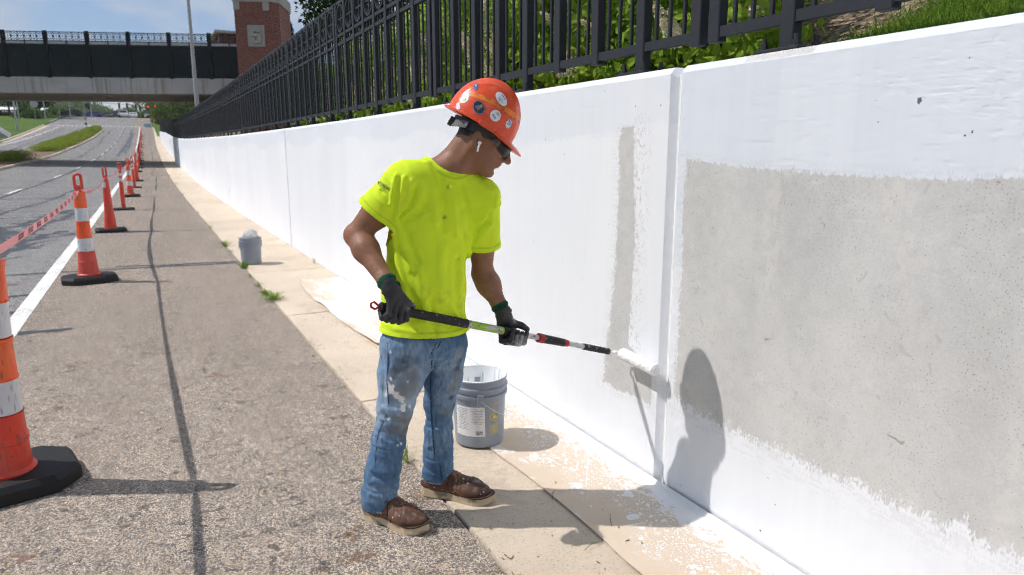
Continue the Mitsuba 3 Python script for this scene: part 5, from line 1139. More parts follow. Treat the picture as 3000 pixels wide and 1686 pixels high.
def arm_field(P, sh, el, wr, out):
    m = sh * .45 + el * .55; f = el * .72 + wr * .28; ax = (wr - el) / np.linalg.norm(wr - el)
    d = bone(P, sh, m, .058, .056); d = smin(d, bone(P, m, el, .056, .041), .03)
    d = smin(d, bone(P, sh * .55 + el * .45 + out * .010, sh * .25 + el * .75 + out * .014, .047, .038), .025)    # triceps
    d = smin(d, ell(P, el + out * .012, np.eye(3), (.036, .036, .036)), .02)
    d = smin(d, bone(P, el, f, .042, .0475), .03); d = smin(d, bone(P, f, wr - ax * .03, .0475, .030), .035); return smin(d, bone(P, wr - ax * .04, wr - ax * .004, .0295, .024), .02)
ro = -(rSh * .5 + rWr * .5 - rEl); ro /= np.linalg.norm(ro); lo_ = -(lSh * .5 + lWr * .5 - lEl); lo_ /= np.linalg.norm(lo_)
def torso_field(P, g=0., zp=.19):
    d = ell(P, pel - UZ * (.01 if zp > .15 else -.06), RT, (.182 + g, .130 + g, zp)); d = smin(d, ell(P, belly, RT, (.178 + g, .138 + g, .21)), .07)
    d = smin(d, ell(P, chest, RT, (.186 + g, .132 + g, .20)), .08); d = smin(d, ell(P, upper, RT, (.172 + g, .098 + g, .10)), .06)
    for sh in (rSh, lSh): d = smin(d, bone(P, nb * .7 + upper * .3, sh, .062 + g, .066 + g), .05)
    return d
def leg_field(P, hip, kn, an, g=0.):
    m = hip * .5 + kn * .5; c = kn * .6 + an * .4
    d = bone(P, hip, m, .093 + g, .088 + g); d = smin(d, bone(P, m, kn, .088 + g, .070 + g), .03); d = smin(d, bone(P, kn, c, .066 + g, .064 + g), .03); return smin(d, bone(P, c, an, .062 + g, .060 + g), .03)
def local(P, c, r, fn):
    """The field near a part only; far off a plain positive distance."""
    d = np.linalg.norm(P - c, axis=1); m = d < r; out = np.maximum(d - r, 0) + .07
    if m.any(): out[m] = fn(P[m])
    return out
def body_field(P):
    d = smin(smin(local(P, hd(.01, 0, .02), .25, head_field), local(P, nb, .40, neck_field), .028), local(P, chest * .6 + pel * .4, .52, lambda q: torso_field(q, -.024, .10)), .03)
    d = smin(d, smin(local(P, rEl, .42, lambda q: arm_field(q, rSh, rEl, rWr, ro)), local(P, lEl, .42, lambda q: arm_field(q, lSh, lEl, lWr, lo_)), .001), .02)
    for h, k, a in ((rHip, rKn, rAn), (lHip, lKn, lAn)): d = smin(d, local(P, k, .62, lambda q: leg_field(q, h, k, a - UZ * .05, -.034)), .006)
    return d

man = thing('person', 'workman in an orange hard hat, neon yellow shirt and paint stained jeans painting the wall', 'person')
BLO, BHI = np.array([.45, 2.20, .0]), np.array([1.75, 3.15, 1.95])
skin = surface(body_field, BLO, BHI, .0042)
relax(skin, 2)
sv = np.asarray(skin.vertices); sq = (sv - HC) @ RH.T
base = np.array([.255, .118, .068]); col = np.repeat(base[None], len(sv), 0)
mot = meshkit.fbm(sv * 38, 3, 4)[:, None]; col = col * (.82 + .36 * mot)
inh = (sq[:, 2] > -.16) & (np.linalg.norm(sq, axis=1) < .22)
lips = inh & (np.abs(sq[:, 1]) < .026) & (sq[:, 0] > .103) & (np.abs(sq[:, 2] + .040) < .0115); col[lips] = col[lips] * [1.02, .66, .72]
hair = inh & (sq[:, 0] < .030 - .3 * (sq[:, 2] - .03)) & (sq[:, 2] > .020 + .25 * np.clip(sq[:, 0] + .02, -.06, .1)) & ~((np.abs(sq[:, 1]) > .076)) ; hair |= inh & (sq[:, 0] < -.045) & (sq[:, 2] > -.025 + .35 * np.abs(sq[:, 1]))
hn = meshkit.noise(sv * [260, 260, 90], 3); col[hair] = np.array([.016, .012, .010]) + .035 * (hn[hair, None] > .62) * [1, .8, .65]
beard = inh & (sq[:, 2] < -.03) & (sq[:, 0] > .02) & (sq[:, 2] > -.12); col[beard] *= (.80 + .22 * meshkit.noise(sv[beard] * 400, 6))[:, None]
arm = ~inh & (np.minimum(np.linalg.norm(sv - rEl, axis=1), np.linalg.norm(sv - lEl, axis=1)) < .32) 
dust = meshkit.noise(sv * 260, 8) ; dust2 = meshkit.fbm(sv * 14, 3, 2); m = arm & (dust > .80) & (dust2 > .5); col[m] = col[m] * .5 + np.array([.42, .38, .34]) * .35
elb = np.exp(-(np.linalg.norm(sv - (rEl + ro * .03), axis=1) / .05) ** 2)[:, None]; col = col * (1 + elb * (np.array([1.25, .95, .85]) - 1) * (.5 + .8 * meshkit.noise(sv * 55, 3)[:, None]))
bsdf('m_skin', two({'type': 'principled', 'base_color': VC, 'roughness': .52, 'specular': .38}))
put('body', skin, 'm_skin', man, smooth=True, color=np.clip(col, 0, 1))

# ------------------------------------------------------------------ shirt
def fold_field(d, P, folds, FOLD):
    for pts, w, amp in folds:
        if pts is None or any(p is None for p in pts): continue
        e = np.full(len(P), 9.)
        for a, b in zip(pts[:-1], pts[1:]): e = np.minimum(e, bone(P, a, b, 0, 0))
        d = d - FOLD * amp * np.exp(-(e / (w * .75)) ** 2)
    return d
def sleeve(P, sh, el, k, r0, r1): e = sh + (el - sh) * k; return bone(P, sh, e + (el - sh) * .25, r0, r1 + (r1 - r0) * .3)
def shirt_base(P):
    d = torso_field(P, .006)
    d = smin(d, ell(P, pel - UZ * .03 + FT * .0, RT, (.190, .140, .16)), .05)
    r = smin(bone(P, rSh * 1.0 + UZ * .0, rSh * .45 + rEl * .55, .078, .083), bone(P, rSh - UZ * .02 + ST * .03, rSh * .72 + rEl * .28 + ST * .035 - UZ * .03, .07, .055), .04)
    l = bone(P, lSh - ST * .005, lSh * .12 + lEl * .88, .076, .077)
    d = smin(d, r, .045); return smin(d, l, .022)
def fl(*pts): return [hit_field(shirt_base, *p) for p in pts]
SF = []
for pts, w, a in [  # creases read off the photograph, ridges (+) and valleys (-)
        ([(1165, 635), (1190, 590), (1208, 530)], .010, .010), ([(1172, 637), (1205, 600), (1222, 540)], .008, -.011), ([(1160, 632), (1175, 580), (1185, 520)], .009, .008),
        ([(1152, 628), (1160, 575), (1168, 525)], .009, -.009), ([(1145, 600), (1150, 560), (1160, 515)], .010, .007), ([(1178, 640), (1215, 612), (1238, 560)], .011, .009), ([(1186, 645), (1225, 630), (1250, 590)], .012, -.007),
        ([(1160, 640), (1180, 720), (1205, 790)], .012, .010), ([(1168, 640), (1195, 700), (1225, 770)], .010, -.008), ([(1150, 660), (1160, 740), (1180, 830), (1200, 890)], .013, .009), ([(1142, 680), (1148, 760), (1160, 850)], .011, -.008),
        ([(1250, 480), (1268, 560), (1275, 650)], .016, .006), ([(1290, 520), (1298, 590), (1300, 670)], .016, -.006), ([(1322, 550), (1332, 620), (1338, 690)], .015, .006), ([(1350, 545), (1366, 600), (1375, 660)], .014, -.007),
        ([(1440, 655), (1410, 690), (1392, 720)], .011, .010), ([(1432, 640), (1400, 672), (1380, 690)], .010, -.009), ([(1450, 575), (1440, 620), (1432, 650)], .010, -.009), ([(1425, 530), (1440, 590), (1440, 640)], .010, .008),
        ([(1376, 690), (1372, 730), (1382, 780)], .012, .009), ([(1360, 690), (1362, 740), (1374, 790)], .011, -.009), ([(1390, 730), (1380, 790), (1372, 850)], .014, .006),
        ([(1300, 720), (1290, 800), (1296, 880)], .022, .006), ([(1340, 760), (1335, 840), (1345, 920)], .020, -.006), ([(1230, 800), (1240, 870), (1256, 940)], .020, .006), ([(1205, 860), (1230, 930)], .014, -.007), ([(1120, 945), (1160, 965), (1220, 975)], .010, .007), ([(1115, 925), (1150, 940), (1200, 950)], .009, -.006),
        ([(1320, 900), (1345, 930), (1365, 940)], .014, .007), ([(1262, 880), (1268, 930), (1275, 975)], .014, -.005), ([(1085, 560), (1110, 585), (1125, 600)], .008, .005), ([(1100, 540), (1128, 570), (1140, 590)], .008, -.005), ([(1270, 455), (1290, 480), (1288, 510)], .009, .006), ([(1245, 455), (1262, 470), (1266, 490)], .009, -.006)]:
    SF.append((fl(*pts), w, a))
NC = hd(-.004, .0, -.10) * .35 + (nb + UZ * .035) * .65
def shirt_field(P):
    d = fold_field(shirt_base(P), P, SF, 2.5)
    s = P @ ST; w = meshkit.fbm(np.stack([s * 9, P[:, 2] * 3.2, P @ FT * 7], 1), 3, 5) - .5; w2 = meshkit.fbm(P * [26, 26, 15], 2, 8) - .5
    for sh, el in ((rSh, rEl), (lSh, lEl)):                     # sleeve seams pull the cloth in
        a_ = (el - sh) / np.linalg.norm(el - sh); s_ = (P - sh) @ a_ - .012; d = d + .0045 * np.exp(-(s_ / .006) ** 2) * (np.linalg.norm(P - sh, axis=1) < .16) - .003 * np.exp(-((s_ - .014) / .010) ** 2) * (np.linalg.norm(P - sh, axis=1) < .16)
    return d - .014 * w - .0035 * w2
shirt = surface(shirt_field, BLO + [0, 0, .70], BHI - [0, .02, .15], .0050)
def cutvals(V):
    hem = (V - J(1243, 993, -.13)) @ (UZ * .985 + ST * .055 + FT * .05)
    ar = (rEl - rSh) / np.linalg.norm(rEl - rSh); al = (lEl - lSh) / np.linalg.norm(lEl - lSh)
    rc, lc = J(1098, 622, -.06), J(1424, 722, .13)
    arn = ar * .93 + np.array([0, 0, -.10]); arn /= np.linalg.norm(arn)
    sr = -((V - rc) @ arn); sl = -((V - lc) @ al)
    nr = np.linalg.norm(V - rSh, axis=1) < .36; inr = (bone(V, rSh, rEl + ar * .1, .125, .11) < 0) & ((V - rSh) @ ar > .07); inl = (bone(V, lSh, lEl + al * .1, .105, .105) < 0) & ((V - lSh) @ al > .09)
    tr = (V - torso_c(V)); 
    neck = ell(V, nb + UZ * .030 + FT * .012, np.array([ST, FT * math.cos(.55) - UZ * math.sin(.55) * -0 + 0 * UZ, UZ]), (.082, .085, .075))
    v = np.minimum(hem, neck); v = np.where(inr, np.minimum(v, sr), v); v = np.where(inl, np.minimum(v, sl), v); return v, hem, sr, sl, neck, inr, inl
def torso_c(V): return pel + ((V - pel) @ FU)[:, None] * FU
v, hem, sr, sl, neck, inr, inl = cutvals(np.asarray(shirt.vertices))
# sewn hems and the ribbed collar stand a little proud
n_ = shirt.vertex_normals; V_ = np.asarray(shirt.vertices)
edge = lambda q, w: np.exp(-(np.maximum(q, 0) / w) ** 6)
rim = np.maximum(edge(hem, .020), np.maximum(edge(neck, .020), np.maximum(np.where(inr, edge(sr, .022), 0), np.where(inl, edge(sl, .022), 0))))
shirt.vertices = V_ + n_ * (.0042 * rim)[:, None]
shirt = clip(shirt, v); relax(shirt, 2)
sv = np.asarray(shirt.vertices); _, e1, e2, e3, e4, i1, i2 = cutvals(sv); st_ = lambda q, m: np.exp(-((q - .021) / .0028) ** 2) * m; c0 = np.repeat(np.array([[.64, .83, .030]]), len(sv), 0)
gr = (meshkit.fbm(sv * 9, 4, 3) - .5) ; smud = .45 * np.clip((meshkit.fbm(sv * [22, 22, 15], 5, 21) - .56) / .16, 0, 1) * (meshkit.noise(sv * 90, 2) > .35) * np.clip((1.14 - sv[:, 2]) / .12, 0, 1); c0 = c0 * (1 + .16 * gr[:, None]); c0 = c0 * (1 - .42 * smud[:, None]) + np.array([.12, .11, .05]) * .42 * smud[:, None]
for px, py, r in ((1312, 550, .008), (1304, 637, .009), (1298, 640, .006), (1315, 545, .006), (1275, 695, .003), (1345, 760, .004)):
    p = hit_field(shirt_field, px, py)
    if p is not None: k = np.clip(1.6 - np.linalg.norm(sv - p, axis=1) / r - .8 * meshkit.noise(sv * 160, 5), 0, 1)[:, None] * .6; c0 = c0 * (1 - k) + np.array([.10, .12, .03]) * k
sew = np.clip(st_(e1, 1) + st_(e4, 1) + st_(e2, i1) + st_(e3, i2), 0, 1)[:, None]; c0 = c0 * (1 - .28 * sew)
bsdf('m_shirt', two({'type': 'principled', 'base_color': VC, 'roughness': .85, 'specular': .2, 'sheen': .3}))
sh_key = put('shirt', shirt, 'm_shirt', man, smooth=True, color=np.clip(c0, 0, 1))
def project(m, origin, ux, uy, fn, off):
    """Lays flat lettering on a field's surface."""
    n = np.cross(ux, uy); v = np.asarray(m.vertices); o = origin + v[:, :1] * ux + v[:, 1:2] * uy + n * .05; t = np.zeros(len(v))
    for _ in range(40): t += np.clip(fn(o - n * t[:, None]), -.01, .03) * .8
    return trimesh.Trimesh(o - n * (t - off)[:, None], m.faces, process=False)
pc = hit_field(shirt_field, 1118, 545); ux = J(1140, 558, -.12) - J(1100, 535, -.13); ux /= np.linalg.norm(ux); e = .004
gn = np.array([shirt_base(np.array([pc + d * e]))[0] - shirt_base(np.array([pc - d * e]))[0] for d in np.eye(3)]); gn /= np.linalg.norm(gn); uy = np.cross(gn, ux); uy /= np.linalg.norm(uy); ux = np.cross(uy, gn)
m = meshkit.text_mesh('YUNDAI', .0115, .0002, True); m.apply_translation((-.020, 0, 0)); tri = trimesh.creation.extrude_polygon(Polygon([(-.034, 0), (-.022, 0), (-.027, .0125)]), .0002); u1 = trimesh.creation.extrude_polygon(Polygon([(-.030, -.005), (.030, -.005), (.030, -.0035), (-.030, -.0035)]), .0002)
put('sleeve_print', project(cat(m, tri, u1.subdivide_to_size(.008)), pc, ux, uy, shirt_field, .0028), 'm_ink', sh_key)

# ------------------------------------------------------------------ jeans
def jeans_base(P):
    r = leg_field(P, rHip, rKn, rAn, .004); r = smin(r, bone(P, rKn * .35 + rAn * .65, rAn - UZ * .02, .070, .077), .03)
    l = leg_field(P, lHip, lKn, lAn, -.004); l = smin(l, bone(P, lKn * .35 + lAn * .65, lAn - UZ * .02, .063, .070), .03)
    hips = ell(P, pel - UZ * .02, RT, (.176, .124, .13)); d = smin(smin(r, hips, .05), smin(l, hips, .05), .018); return d
def jl(*pts): return [hit_field(jeans_base, *p) for p in pts]
JF = []
for pts, w, a in [([(1115, 1215), (1150, 1228), (1200, 1232)], .011, -.012), ([(1112, 1235), (1150, 1250), (1196, 1262)], .012, .011), ([(1120, 1195), (1160, 1206), (1205, 1200)], .012, .009), ([(1128, 1262), (1165, 1285), (1192, 1285)], .011, -.010), ([(1116, 1285), (1150, 1302), (1185, 1305)], .012, .008),
        ([(1095, 1395), (1125, 1402), (1160, 1395)], .009, -.013), ([(1092, 1410), (1125, 1420), (1165, 1408)], .009, .012), ([(1085, 1425), (1120, 1438), (1162, 1430)], .009, -.010), ([(1090, 1375), (1130, 1385), (1165, 1378)], .011, .009), ([(1085, 1448), (1120, 1460), (1160, 1456)], .010, .008), ([(1100, 1330), (1140, 1345), (1170, 1335)], .013, .006), 
        ([(1265, 1195), (1300, 1210), (1338, 1200)], .010, -.011), ([(1262, 1215), (1300, 1222), (1338, 1212)], .011, .010), ([(1270, 1180), (1305, 1186), (1338, 1180)], .011, .008), ([(1262, 1245), (1295, 1238), (1330, 1228)], .010, -.007),
        ([(1268, 1340), (1300, 1352), (1335, 1322)], .010, -.013), ([(1265, 1355), (1295, 1368), (1335, 1350)], .010, .012), ([(1272, 1325), (1300, 1330), (1332, 1305)], .011, .010), ([(1262, 1385), (1300, 1378), (1338, 1372)], .010, -.010), ([(1266, 1400), (1300, 1402), (1340, 1392)], .010, .008),
        ([(1270, 1045), (1230, 1062), (1190, 1075)], .013, .007), ([(1280, 1052), (1300, 1030), (1340, 1012)], .013, .008), ([(1275, 1060), (1262, 1100), (1255, 1150)], .012, -.010), ([(1300, 1090), (1325, 1120), (1340, 1160)], .014, .006), ([(1290, 1130), (1320, 1110), (1350, 1080)], .010, .007), ([(1120, 1050), (1125, 1100), (1122, 1150)], .012, -.005), ([(1240, 1000), (1275, 1020), (1290, 1048)], .008, .006)]:
    JF.append((jl(*pts), w, a))
def jeans_field(P):
    d = fold_field(jeans_base(P), P, JF, 1.5); w = meshkit.fbm(np.stack([P[:, 0] * 11, P[:, 1] * 11, P[:, 2] * 13], 1), 3, 15) - .5; w2 = meshkit.fbm(P * [30, 30, 42], 2, 18) - .5
    rg = np.abs(meshkit.noise(np.stack([P[:, 0] * 8 + P[:, 2] * 5, P[:, 1] * 8 + P[:, 2] * 4, P[:, 2] * 27], 1), 33) - .5)
    return d - .012 * w - .005 * w2 + .0055 * np.exp(-(rg / .06) ** 2) * np.clip((.62 - P[:, 2]) / .25, .15, 1)
jeans = surface(jeans_field, BLO, np.array([1.75, 3.15, .98]), .0050)
V_ = np.asarray(jeans.vertices); rh, lh = J(1122, 1486, -.08), J(1298, 1412, .12)
right = np.linalg.norm((V_ - rAn)[:, :2], axis=1) < np.linalg.norm((V_ - lAn)[:, :2], axis=1)
lowr = (V_ - rh) @ np.array([RGT @ [1, 0, 0] * .02, 0, 1.]); lowl = (V_ - lh) @ (UZ + RGT * .10)
low = np.where(right, lowr, lowl); rim = edge(low, .024); jeans.vertices = V_ + jeans.vertex_normals * (.0030 * rim)[:, None]
jeans = clip(jeans, np.minimum(low, 1.02 - V_[:, 2])); relax(jeans, 2)
sv = np.asarray(jeans.vertices); nn = jeans.vertex_normals
deep, mid_, pale = np.array([.034, .074, .145]), np.array([.095, .175, .285]), np.array([.33, .42, .51])
tw_ = meshkit.noise(sv * [210, 210, 34], 2) * .6 + meshkit.noise(sv * [70, 70, 18], 5) * .4
fade = meshkit.fbm(sv * 7, 3, 7) * .55 + .12
for a, b, w, amp in ((rHip * .8 + rKn * .2 + FT * .08, rKn * .8 + rHip * .2 + FT * .08, .10, .45), (lHip * .8 + lKn * .2 + FT * .08, lKn * .9 + lHip * .1 + FT * .08, .075, .30), (rKn * .6 + rAn * .4, rAn, .07, .22), (rKn - ST * .05, rHip - ST * .08, .05, .4), (lKn * .55 + lAn * .45 + FT * .04, lAn, .06, .18)): fade += amp * np.exp(-(bone(sv, a, b, 0, 0) / w) ** 2)
fade += .55 * (tw_ - .5) + .5 * np.exp(-(np.maximum(0, np.where(np.linalg.norm((sv - rAn)[:, :2], axis=1) < np.linalg.norm((sv - lAn)[:, :2], axis=1), (sv - rh) @ UZ, (sv - lh) @ (UZ + RGT * .10))) / .012) ** 4) * (meshkit.noise(sv * 120, 3) > .4)
f_ = np.clip(fade, 0, 1)[:, None]; col = np.where(f_ < .5, deep + (mid_ - deep) * f_ * 2, mid_ + (pale - mid_) * (f_ - .5) * 2)
def stain(px, py, r, c, k, frq=18, soft=.5, asp=(1, 1, 1)):
    global col
    p = hit_field(jeans_field, px, py)
    if p is None: return
    q = np.linalg.norm((sv - p) / np.array(asp), axis=1) / r; m = np.clip((1.25 - q - 1.3 * (meshkit.fbm(sv * frq, 4, int(px)) - .35)) / soft, 0, 1)[:, None] * (k if k == 1 else k * .78); col = col * (1 - m) + np.array(c) * m
G1, BRN, BLK = (.20, .215, .23), (.16, .125, .09), (.035, .035, .04)
for a in ((1185, 1110, .07, G1, .75), (1200, 1150, .055, G1, .7), (1170, 1075, .04, BLK, .6), (1150, 1095, .028, BLK, .55), (1178, 1235, .055, (.26, .25, .22), .75), (1190, 1262, .045, BRN, .85), (1150, 1262, .035, BRN, .55), (1165, 1150, .05, (.17, .18, .19), .7), (1195, 1060, .03, BLK, .55), (1210, 1100, .03, BRN, .5),
          (1345, 1100, .04, G1, .8), (1335, 1130, .035, G1, .75), (1340, 1075, .02, BLK, .7), (1322, 1165, .022, BLK, .8), (1330, 1187, .016, BLK, .85), (1322, 1145, .03, BRN, .5), (1345, 1035, .03, (.24, .28, .33), .7), (1310, 1205, .03, (.2, .19, .16), .6), (1345, 1060, .02, BLK, .6)): stain(*a)
for px, py, r in ((1136, 1128, .011), (1142, 1140, .016), (1148, 1148, .010), (1134, 1150, .008), (1152, 1132, .006), (1160, 1160, .012), (1172, 1166, .009), (1180, 1172, .010), (1186, 1186, .006), (1180, 1196, .012), (1200, 1190, .007), (1142, 1228, .007), (1130, 1158, .007), (1165, 1152, .005), (1195, 1120, .004), (1350, 1146, .006), (1144, 1032, .005), (1175, 1300, .005), (1165, 1305, .004), (1145, 1110, .006)):
    stain(px, py, r, (.74, .74, .73), 1.0, 110, .25, (1, 1, 1.5))
bsdf('m_denim', two({'type': 'principled', 'base_color': VC, 'roughness': .9, 'specular': .15, 'sheen': .25}))
je = put('jeans', jeans, 'm_denim', man, smooth=True, color=np.clip(col, 0, 1))
plain('m_seam', (.11, .17, .26), .9, .1); plain('m_seam_dark', (.045, .085, .17), .9, .1)
def seam(pts, mat='m_seam', r=.0022):
    q = [hit_field(jeans_field, px, py) for px, py in pts]; q = [p for p in q if p is not None]
    if len(q) < 3: return
    q = np.array(q); q -= np.array([ray(*p) for p in pts[:len(q)]]) * .0008; t = np.linspace(0, 1, len(q)); tt = np.linspace(0, 1, 6 * len(q)); q = np.stack([np.interp(tt, t, q[:, k]) for k in range(3)], 1); put('seam', tube(q, r, 6), mat, je, smooth=60)
seam([(1136, 1005), (1137, 1040), (1136, 1080), (1133, 1120), (1137, 1160), (1138, 1185)], 'm_seam_dark')
seam([(1138, 1190), (1131, 1215), (1121, 1240), (1110, 1262), (1104, 1290), (1101, 1320), (1099, 1350), (1097, 1375)])
seam([(1265, 1032), (1265, 1060), (1263, 1090), (1262, 1120), (1262, 1150), (1263, 1180), (1263, 1210), (1265, 1240), (1268, 1270), (1270, 1300), (1272, 1330), (1272, 1350)], 'm_seam_dark', .0032)
seam([(1268, 1036), (1269, 1090), (1268, 1150), (1269, 1210), (1274, 1270), (1278, 1345)]); seam([(1288, 1358), (1292, 1380), (1295, 1400), (1296, 1412)], 'm_seam_dark', .003)
seam([(1280, 1003), (1275, 1015), (1268, 1028)], 'm_seam_dark'); seam([(1292, 1000), (1287, 1012), (1280, 1022)], 'm_seam_dark')
# ------------------------------------------------------------------ boots
def boot(heel, toe, ank, seed, worn):
    u = toe - heel; L = np.linalg.norm(u); u = u / L; w = np.array([-u[1], u[0], 0]) ; w = w if w @ LEV > 0 else -w; M = np.array([u, w, UZ]); O = heel
    loc = lambda P: (P - O) @ M.T
    def up(P):
        q = loc(P); I = np.eye(3); E = lambda c, r: ell(q, np.array(c) * [L / .31, 1, 1], I, r)
        d = E((.055, 0, .075), (.058, .040, .062)); d = smin(d, bone(q, (.06, 0, .06), (.075, 0, .155), .044, .048), .03)
        d = smin(d, bone(q, (.09, 0, .095), (.20 * L / .31, -.002, .058), .044, .042), .035); d = smin(d, E((.232, -.003, .052), (.078, .051, .033)), .03)
        d = smin(d, bone(q, (.09, 0, .05), (.22 * L / .31, 0, .045), .040, .048), .03)
        cr = sum(.0035 * np.exp(-((q[:, 0] - x0 - .02 * np.abs(q[:, 1]) / .04) / .0055) ** 2) for x0 in (.165, .182, .199)) * np.clip((q[:, 2] - .05) / .03, 0, 1)
        d = d + cr                                             # creases across the vamp
        moc = np.abs(np.sqrt(((q[:, 0] - .20 * L / .31) / .075) ** 2 + (q[:, 1] / .036) ** 2) - 1); d = d - .0028 * np.exp(-(moc / .07) ** 2) * (q[:, 0] > .15) * (q[:, 2] > .06)     # stitched toe ridge
        return smax(smax(d, .030 - q[:, 2], .004), q[:, 2] - .165, .004)
    outline = []
    t = np.linspace(0, 1, 40); xs = -.008 + (L + .014) * t
    hw = lambda x: np.interp(x / L, [-.03, 0, .06, .2, .4, .6, .78, .9, .97, 1.03], [0, .022, .037, .042, .038, .047, .055, .046, .028, 0])
    poly = Polygon([(x, hw(x)) for x in xs] + [(x, -hw(x)) for x in xs[::-1]]).buffer(.0045)
    def sole(z0f, z1f, g):
        p = poly.buffer(g); r = np.array(p.exterior.coords[:-1]); pr = trimesh.creation.triangulate_polygon(p, engine='earcut'); v2, f2 = pr; n = len(v2)
        zb, zt = z0f(v2[:, 0]), z1f(v2[:, 0]); V = np.vstack([np.c_[v2, zb], np.c_[v2, zt]]); Fs = [f2[:, ::-1], f2 + n]
        k = len(r); i = np.arange(k); j = (i + 1) % k; rv = np.vstack([np.c_[r, z0f(r[:, 0])], np.c_[r, z1f(r[:, 0])]]) ; V = np.vstack([V, rv]); o = 2 * n
        s = 1 if p.exterior.is_ccw else -1; a = np.stack([i, j, j + k], 1); b = np.stack([i, j + k, i + k], 1); side = np.vstack([a, b]) + o; Fs.append(side if s > 0 else side[:, ::-1])
        return trimesh.Trimesh(V @ M + O, np.vstack(Fs), process=False)
    spring = lambda x: .014 * np.clip((x / L - .78) / .25, 0, 1) ** 2
    arch = lambda x: .006 * np.exp(-((x / L - .40) / .09) ** 2)
    bt = put('boot', (mesh := surface(up, O + M.T @ [0, 0, 0] - [.16, .16, .02] + u * .15, O + [.16, .16, .2] + u * .15, .0036)), None or 'm_skin', man) if False else None
    mesh = surface(up, O + u * .15 - [.19, .19, .01], O + u * .15 + [.19, .19, .185], .0036); relax(mesh, 2)
    sv = np.asarray(mesh.vertices); q = loc(sv); n1 = meshkit.fbm(sv * 26, 4, seed); n2 = meshkit.noise(sv * 90, seed + 1)
    c = np.array([.135, .062, .034]) * (.50 + .95 * n1[:, None]); toe_ = np.clip((q[:, 0] - .20) / .05, 0, 1)[:, None] * np.clip((n1[:, None] - .35) / .2, 0, 1)
    c = c * (1 - .75 * toe_) + np.array([.018, .014, .013]) * .75 * toe_
    sc = (np.clip((meshkit.fbm(sv * [60, 60, 40], 3, seed + 3) - .56) / .1, 0, 1) * np.clip((q[:, 2] - .055) / .03, 0, 1) * np.clip((q[:, 0] - .12) / .05, 0, 1))[:, None] * worn; c = c * (1 - .6 * sc) + np.array([.36, .33, .31]) * .6 * sc
    pt = (np.clip((meshkit.noise(sv * 130, seed + 5) - .86) / .04, 0, 1) * (n1 > .45))[:, None]; c = c * (1 - pt) + np.array([.6, .6, .6]) * pt
    k = put('boot', mesh, 'm_leather', man, smooth=True, color=np.clip(c, 0, 1))
    m = sole(lambda x: .0005 + spring(x) + arch(x), lambda x: .036 + .010 * np.clip(1 - x / L / .5, 0, 1) + spring(x) * 1.1 - .006 * np.clip((x / L - .5) * 2, 0, 1), 0); put('sole', m, 'm_sole', k, smooth=30)
    m = sole(lambda x: .0362 + .010 * np.clip(1 - x / L / .5, 0, 1) + spring(x) * 1.1 - .006 * np.clip((x / L - .5) * 2, 0, 1), lambda x: .0415 + .010 * np.clip(1 - x / L / .5, 0, 1) + spring(x) * 1.1 - .006 * np.clip((x / L - .5) * 2, 0, 1), .002); put('welt', m, 'm_welt', k, smooth=30)
    def onto(f, s, dz=.0): 
        p = O + u * f + w * s + UZ * .22
        for _ in range(60): p = p - UZ * max(float(up(p[None])[0]) * .7, .0002)
        return p + UZ * (.002 + dz)
    S = L / .31; lc = []
    tg = [onto(x * S, s) for x, s in ((.145, .0), (.16, 0), (.175, 0), (.19, 0))]
    for i, f in enumerate((.140, .158, .176)):
        a, b = onto(f * S, -.020), onto(f * S + .006, .020); mid = (a + b) / 2 + UZ * .006; lc.append(tube([a, mid, b], .0024, 6))
        a2, b2 = onto(f * S + .010, -.019), onto(f * S - .002, .021); lc.append(tube([a2, (a2 + b2) / 2 + UZ * .008, b2], .0024, 6))
    k0 = onto(.150 * S, -.006, .006)
    for ex in ((.125, -.050, .070), (.15, -.053, .058)):
        e = O + u * ex[0] * S + w * ex[1] + UZ * ex[2]; lc.append(tube([k0, k0 * .4 + e * .6 + UZ * .025 - w * .01, e, e * .5 + k0 * .5 - UZ * .012 - w * .012, k0 + u * .01], .0022, 6))
    e = O + u * .17 * S - w * .056 + UZ * .035; lc.append(tube([k0, k0 * .5 + e * .5 - w * .012 + UZ * .008, e], .0022, 6))
    put('lace', cat(lc), 'm_lace', k, smooth=60)
    flap = [onto(x * S, s) for x, s in ((.125, -.034), (.15, -.033), (.175, -.029), (.190, -.018))]; put('eyelet_flap', tube(np.array(flap) - UZ * .001, [.003, .0035, .0035, .003], 6), 'm_welt', k, smooth=60)
bsdf('m_leather', two({'type': 'principled', 'base_color': VC, 'roughness': .58, 'specular': .4}))
plain('m_sole', proc(lambda p, n, uv: mix((.52, .42, .28), (.20, .17, .13), smoothstep(.55, .72, fbm(p.x * 22, p.y * 22, p.z * 30)) * .8)), .7, .3)
plain('m_welt', (.055, .03, .018), .6); plain('m_lace', (.06, .04, .026), .8, .2)
boot(rHeel, rToe, rAn, 3, .55)
boot(lHeel, lToe, lAn, 13, .5)

